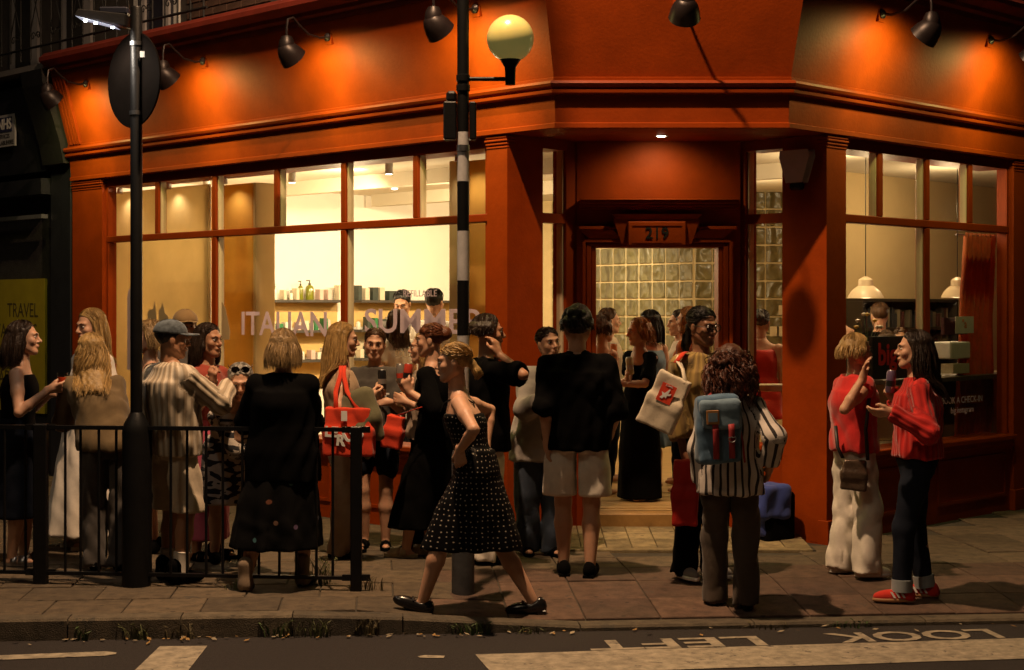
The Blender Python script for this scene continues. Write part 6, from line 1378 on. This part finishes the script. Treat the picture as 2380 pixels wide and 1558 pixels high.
pl_ = [(-.030, .022), (-.018, .040), (-.030, .060), (-.010, .056), (.010, .090), (.016, .086), (.012, .058), (.030, .066), (.028, .054), (.008, .044), (.010, .028), (-.004, .036), (-.012, .020)]
MB().add([g(x-.006, y, z) for y in (-.0575, -.0595) for x, z in pl_], [tuple(range(13)), tuple(range(25, 12, -1))]+[(k, (k+1) % 13, (k+1) % 13+13, k+13) for k in range(13)]).obj('emblem_bird', M['whitepaint'], em)
text('emblem_lettering', 'SIGMA', .016, g(-.006, -.058, .105), Rm[0], Rm[2], M['whitepaint'], em, thick=.001)
# red carrier bag
c = at(1592, 1146, 9.72); t, Rm, g = tote('flat red carrier bag held low beside the dark trousers', c, (.065, .03, .195), 10, 0, cloth('red_paper', (.42, .018, .012), .6, sheen=0), 13, 'carrier_bag')
strapband('handle', [g(-.04, 0, .2), I['specs']['arms'][1][2]-V3(.01, .0, .08), g(.04, 0, .2)], .012, TR, t, V3(0, 1, 0))
c = at(916, 1004, 10.5); t, Rm, g = tote('small red bag hanging in front of the black dress', c, (.055, .03, .10), 20, -10, TR, 17, 'shoulder_bag')
strapband('handle', [g(0, 0, .11), I['auburn']['arms'][-1][1]+V3(0, -.02, .05)], .014, TR, t, V3(1, 0, 0))
# blue backpack
BP = cloth('washed_blue_canvas', (.085, .155, .245), var=.4); BP2 = cloth('pale_blue_canvas', (.15, .23, .31), var=.35); LTH = mat('red_webbing', (.30, .020, .022), .7)
i = I['curl']; yb = 9.25-.235; c = at(1670, 998, yb); Rm = rotm(R(-4), 0, R(2)); t = thing('backpack', 'washed blue canvas backpack with red straps on the striped shirt', 'backpack', c-V3(0, 0, .2))
g = lambda x, y, z: c+Rm[0]*x+Rm[1]*y+Rm[2]*z
V, Q = cutsmesh([rbox(g(0, .02, -.05), (.095, .05, .115), Rm, .026, .05), rbox(g(0, .02, .09), (.086, .035, .07), Rm, .03, .05)], .0085, .013, 21, 26); link('bag_body', fastmesh(V, Q), BP, t)
V, Q = cutsmesh([rbox(g(0, .01, .135), (.09, .062, .012), Rm, .022, .04), rbox(g(.0, -.066, .085), (.094, .006, .062), Rm, .012, .04)], .0085, .013, 33, 30); link('flap', fastmesh(V, Q), BP2, t)
fr = lambda a, b, d: g(a, b, d)
w_ = MB().box(fr, (-.085, -.012), (-.096, -.090), (.035, .115)).obj('label_frame', mat('tan_leather', (.36, .17, .05), .6), t, bevel=.003); MB().box(fr, (-.075, -.022), (-.0985, -.0965), (.050, .100)).obj('label_card', BP2, w_)
for x in (-.035, .055): strapband('front_strap', [g(x, -.088, .035), g(x, -.096, 0), g(x, -.094, -.06), g(x, -.085, -.16)], .034, LTH, t, Rm[0])
MB().tube([g(.055+.022*math.cos(a), -.104, -.045-.022*max(-.2, math.sin(a))) for a in np.linspace(0, 2*math.pi, 13)], .003, 6).obj('ring', M['steel'], t, True)
for sd in (-1, 1): a = i['chest']+i['r']*sd*.085; strapband('shoulder_strap', [g(sd*.085, .05, .15), a-V3(0, .06, -.075), a+V3(0, .02, .07), a+V3(0, .10, -.03)], .04, LTH, t, V3(1, 0, 0))
strapband('side_strap', [g(.12, .03, .05), g(.145, .04, -.08), g(.155, .05, -.20)], .03, LTH, t, V3(.4, 1, 0))
# crossbody bag
i = I['knitvest']; c = at(1985, 1105, 9.83); t, Rm, g = tote('small bronze leather crossbody bag over the white trousers', c, (.068, .012, .085), 8, -4, mat('bronze_leather', (.10, .065, .045), .28, metal=.35, var=.3, vscale=14, bump=.3, bscale=50), 27, 'crossbody_bag')
a = i['neck']+V3(.05, -.06, -.02); bs_ = mat('black_strap', (.012, .010, .010), .5)
strapband('strap', [g(.075, -.01, .10), at(2012, 1000, 9.84), at(2020, 930, 9.86), i['neck']+i['r']*.07+i['f']*.06+V3(0, 0, -.01)], .022, bs_, t, V3(1, 0, 0)); strapband('strap', [g(-.075, -.01, .10), at(1947, 1040, 9.86), at(1942, 990, 9.90)], .022, bs_, t, V3(1, 0, 0))
# blue cloth over a black holdall at the foot of the right cheek
c = at(1790, 1185, 11.42); c[2] = .20; t = thing('holdall', 'black holdall with a bright blue cloth thrown over it by the red pier', 'bag', (c[0], c[1], .0)); Rm = rotm(R(-30))
V, Q = cutsmesh([rbox(c+V3(.02, 0, -.02), (.10, .07, .15), Rm, .035, .05)], .011, .01, 5, 20); link('bag_body', fastmesh(V, Q), BLK, t)
V, Q = cutsmesh([rbox(c+V3(-.015, -.045, .10), (.10, .07, .09), Rm, .03, .05), rbox(c+V3(-.06, -.09, -.02), (.05, .02, .09), rotm(R(-30), 0, R(22)), .02, .04)], .011, .014, 8, 26); link('cloth', fastmesh(V, Q), cloth('cobalt_cotton', (.045, .07, .30)), t)
# olive jacket over the forearm
e_ = I['tote']['arms'][1]; w0 = e_[2]; el = e_[1]; P = []
for k, (t_, ln) in enumerate(((.35, .30), (.55, .38), (.75, .36), (.95, .24))):
    p = el+(w0-el)*t_; P += [cone(p+V3(0, -.01, .03), p+V3(.012*k, -.045, -ln*.5), .046, .05, .04), cone(p+V3(.012*k, -.045, -ln*.5), p+V3(.03*k-.02, -.03, -ln), .05, .028, .04)]
V, Q = cutsmesh(P, .0095, .012, 3, 34); tag(link('jacket', fastmesh(V, Q), cloth('olive_twill', (.13, .12, .065))), 'olive green jacket draped over the forearm of the blonde with the tote', 'jacket')
# drinks
def can(lab, p, m, band, tilt=(0, 0, 1), h=.135, r=.029):
    t = thing('drinks_can', lab, 'can', p, 'drinks cans'); ax = nrm(tilt)
    MB().lathe([(r*.8, 0), (r, .008), (r, h-.012), (r*.84, h-.002)], p, ax, n=16).obj('can_body', m, t, True); MB().lathe([(.0001, h-.004), (r*.78, h-.004), (r*.84, h), (r*.80, h+.002)], p, ax, n=16).obj('can_lid', M['steel'], t, True)
    MB().lathe([(r+.0008, h*.3), (r+.0008, h*.55)], p, ax, n=16).obj('can_label', band, t, True)
blc = mat('black_can', (.012, .012, .013), .3); slv = mat('silver_can', (.5, .46, .42), .3, metal=.7); rdc = mat('red_can', (.50, .05, .025), .35); gdc = mat('pale_gold_can', (.48, .38, .20), .4)
def grip(i, sd): W_, dv, pv = I[i]['arms'][sd][2], I[i]['arms'][sd][3], I[i]['arms'][sd][4]; y = nrm(dv); z = nrm(pv-y*(pv@y)); return W_+y*.075+z*.034
can('black can with silver top held by the woman in the lettered T-shirt', grip('tee', 1)-V3(0, 0, .03), blc, slv)
can('silver and red can raised on the left by the auburn woman', grip('auburn', 1)-V3(0, 0, .03), slv, rdc, (-.05, 0, 1)); can('red and black can raised on the right by the auburn woman', grip('auburn', -1)-V3(0, 0, .03), rdc, blc, (.1, 0, 1))
can('pale gold can held by the copper blonde woman in the doorway', grip('crop', 1)-V3(0, 0, .03), gdc, slv, (-.08, 0, 1))
can('small orange can held at the left of the doorway', grip('brown', 1)-V3(0, 0, .03), mat('orange_can', (.5, .16, .04), .4), slv)
p = grip('vest', 1)-V3(-.0, 0, .03); t = thing('tumbler', 'clear tumbler of red drink held by the woman in the vest', 'glass', p, None)
MB().lathe([(.030, 0), (.035, .11), (.033, .11), (.028, .006)], p, n=18).obj('glass_wall', M['glass'], t, True); MB().lathe([(.0275, .007), (.0315, .08), (.0001, .08)], p, n=16).obj('drink', mat('red_drink', (.62, .07, .02), .1), t, True)
p = grip('redknit', 1)-V3(0, 0, .02); can('purple can held by the woman in the red jumper', p, mat('purple_can', (.16, .11, .20), .3, metal=.4), blc, (.1, 0, 1))
# glasses
def specs_(i, lab, up=0.0, back=0.0, dark=False):
    i = I[i]; g, hs = i['g'], i['hs']; m_ = mat('black_acetate', (.012, .010, .010), .25); t = thing('eyeglasses', lab, 'glasses', g(0, .1, up))
    for sd in (-1, 1):
        ring = [g(sd*.034+.026*math.cos(a), .106-back-abs(.02*math.cos(a))*.2, .003+up+.021*math.sin(a)) for a in np.linspace(0, 2*math.pi, 17)]
        MB().tube(ring, .0028*hs, 6).obj('rim', m_, t, True); MB().add(ring[:-1], [tuple(range(16))]).obj('lens', mat('dark_lens', (.015, .012, .010), .08) if dark else M['glass'], t)
        MB().tube([g(sd*.060, .102-back, .008+up), g(sd*.080, .05-back, .010+up), g(sd*.082, -.01-back, .006+up)], .0026*hs, 6).obj('temple', m_, t)
    MB().tube([g(-.009, .107-back, .006+up), g(0, .110-back, .009+up), g(.009, .107-back, .006+up)], .0026, 6).obj('bridge', m_, t)
specs_('specs', 'black framed glasses worn by the woman in the mustard jumper'); specs_('elder', 'dark sunglasses pushed up on white hair', .108, .045, True)
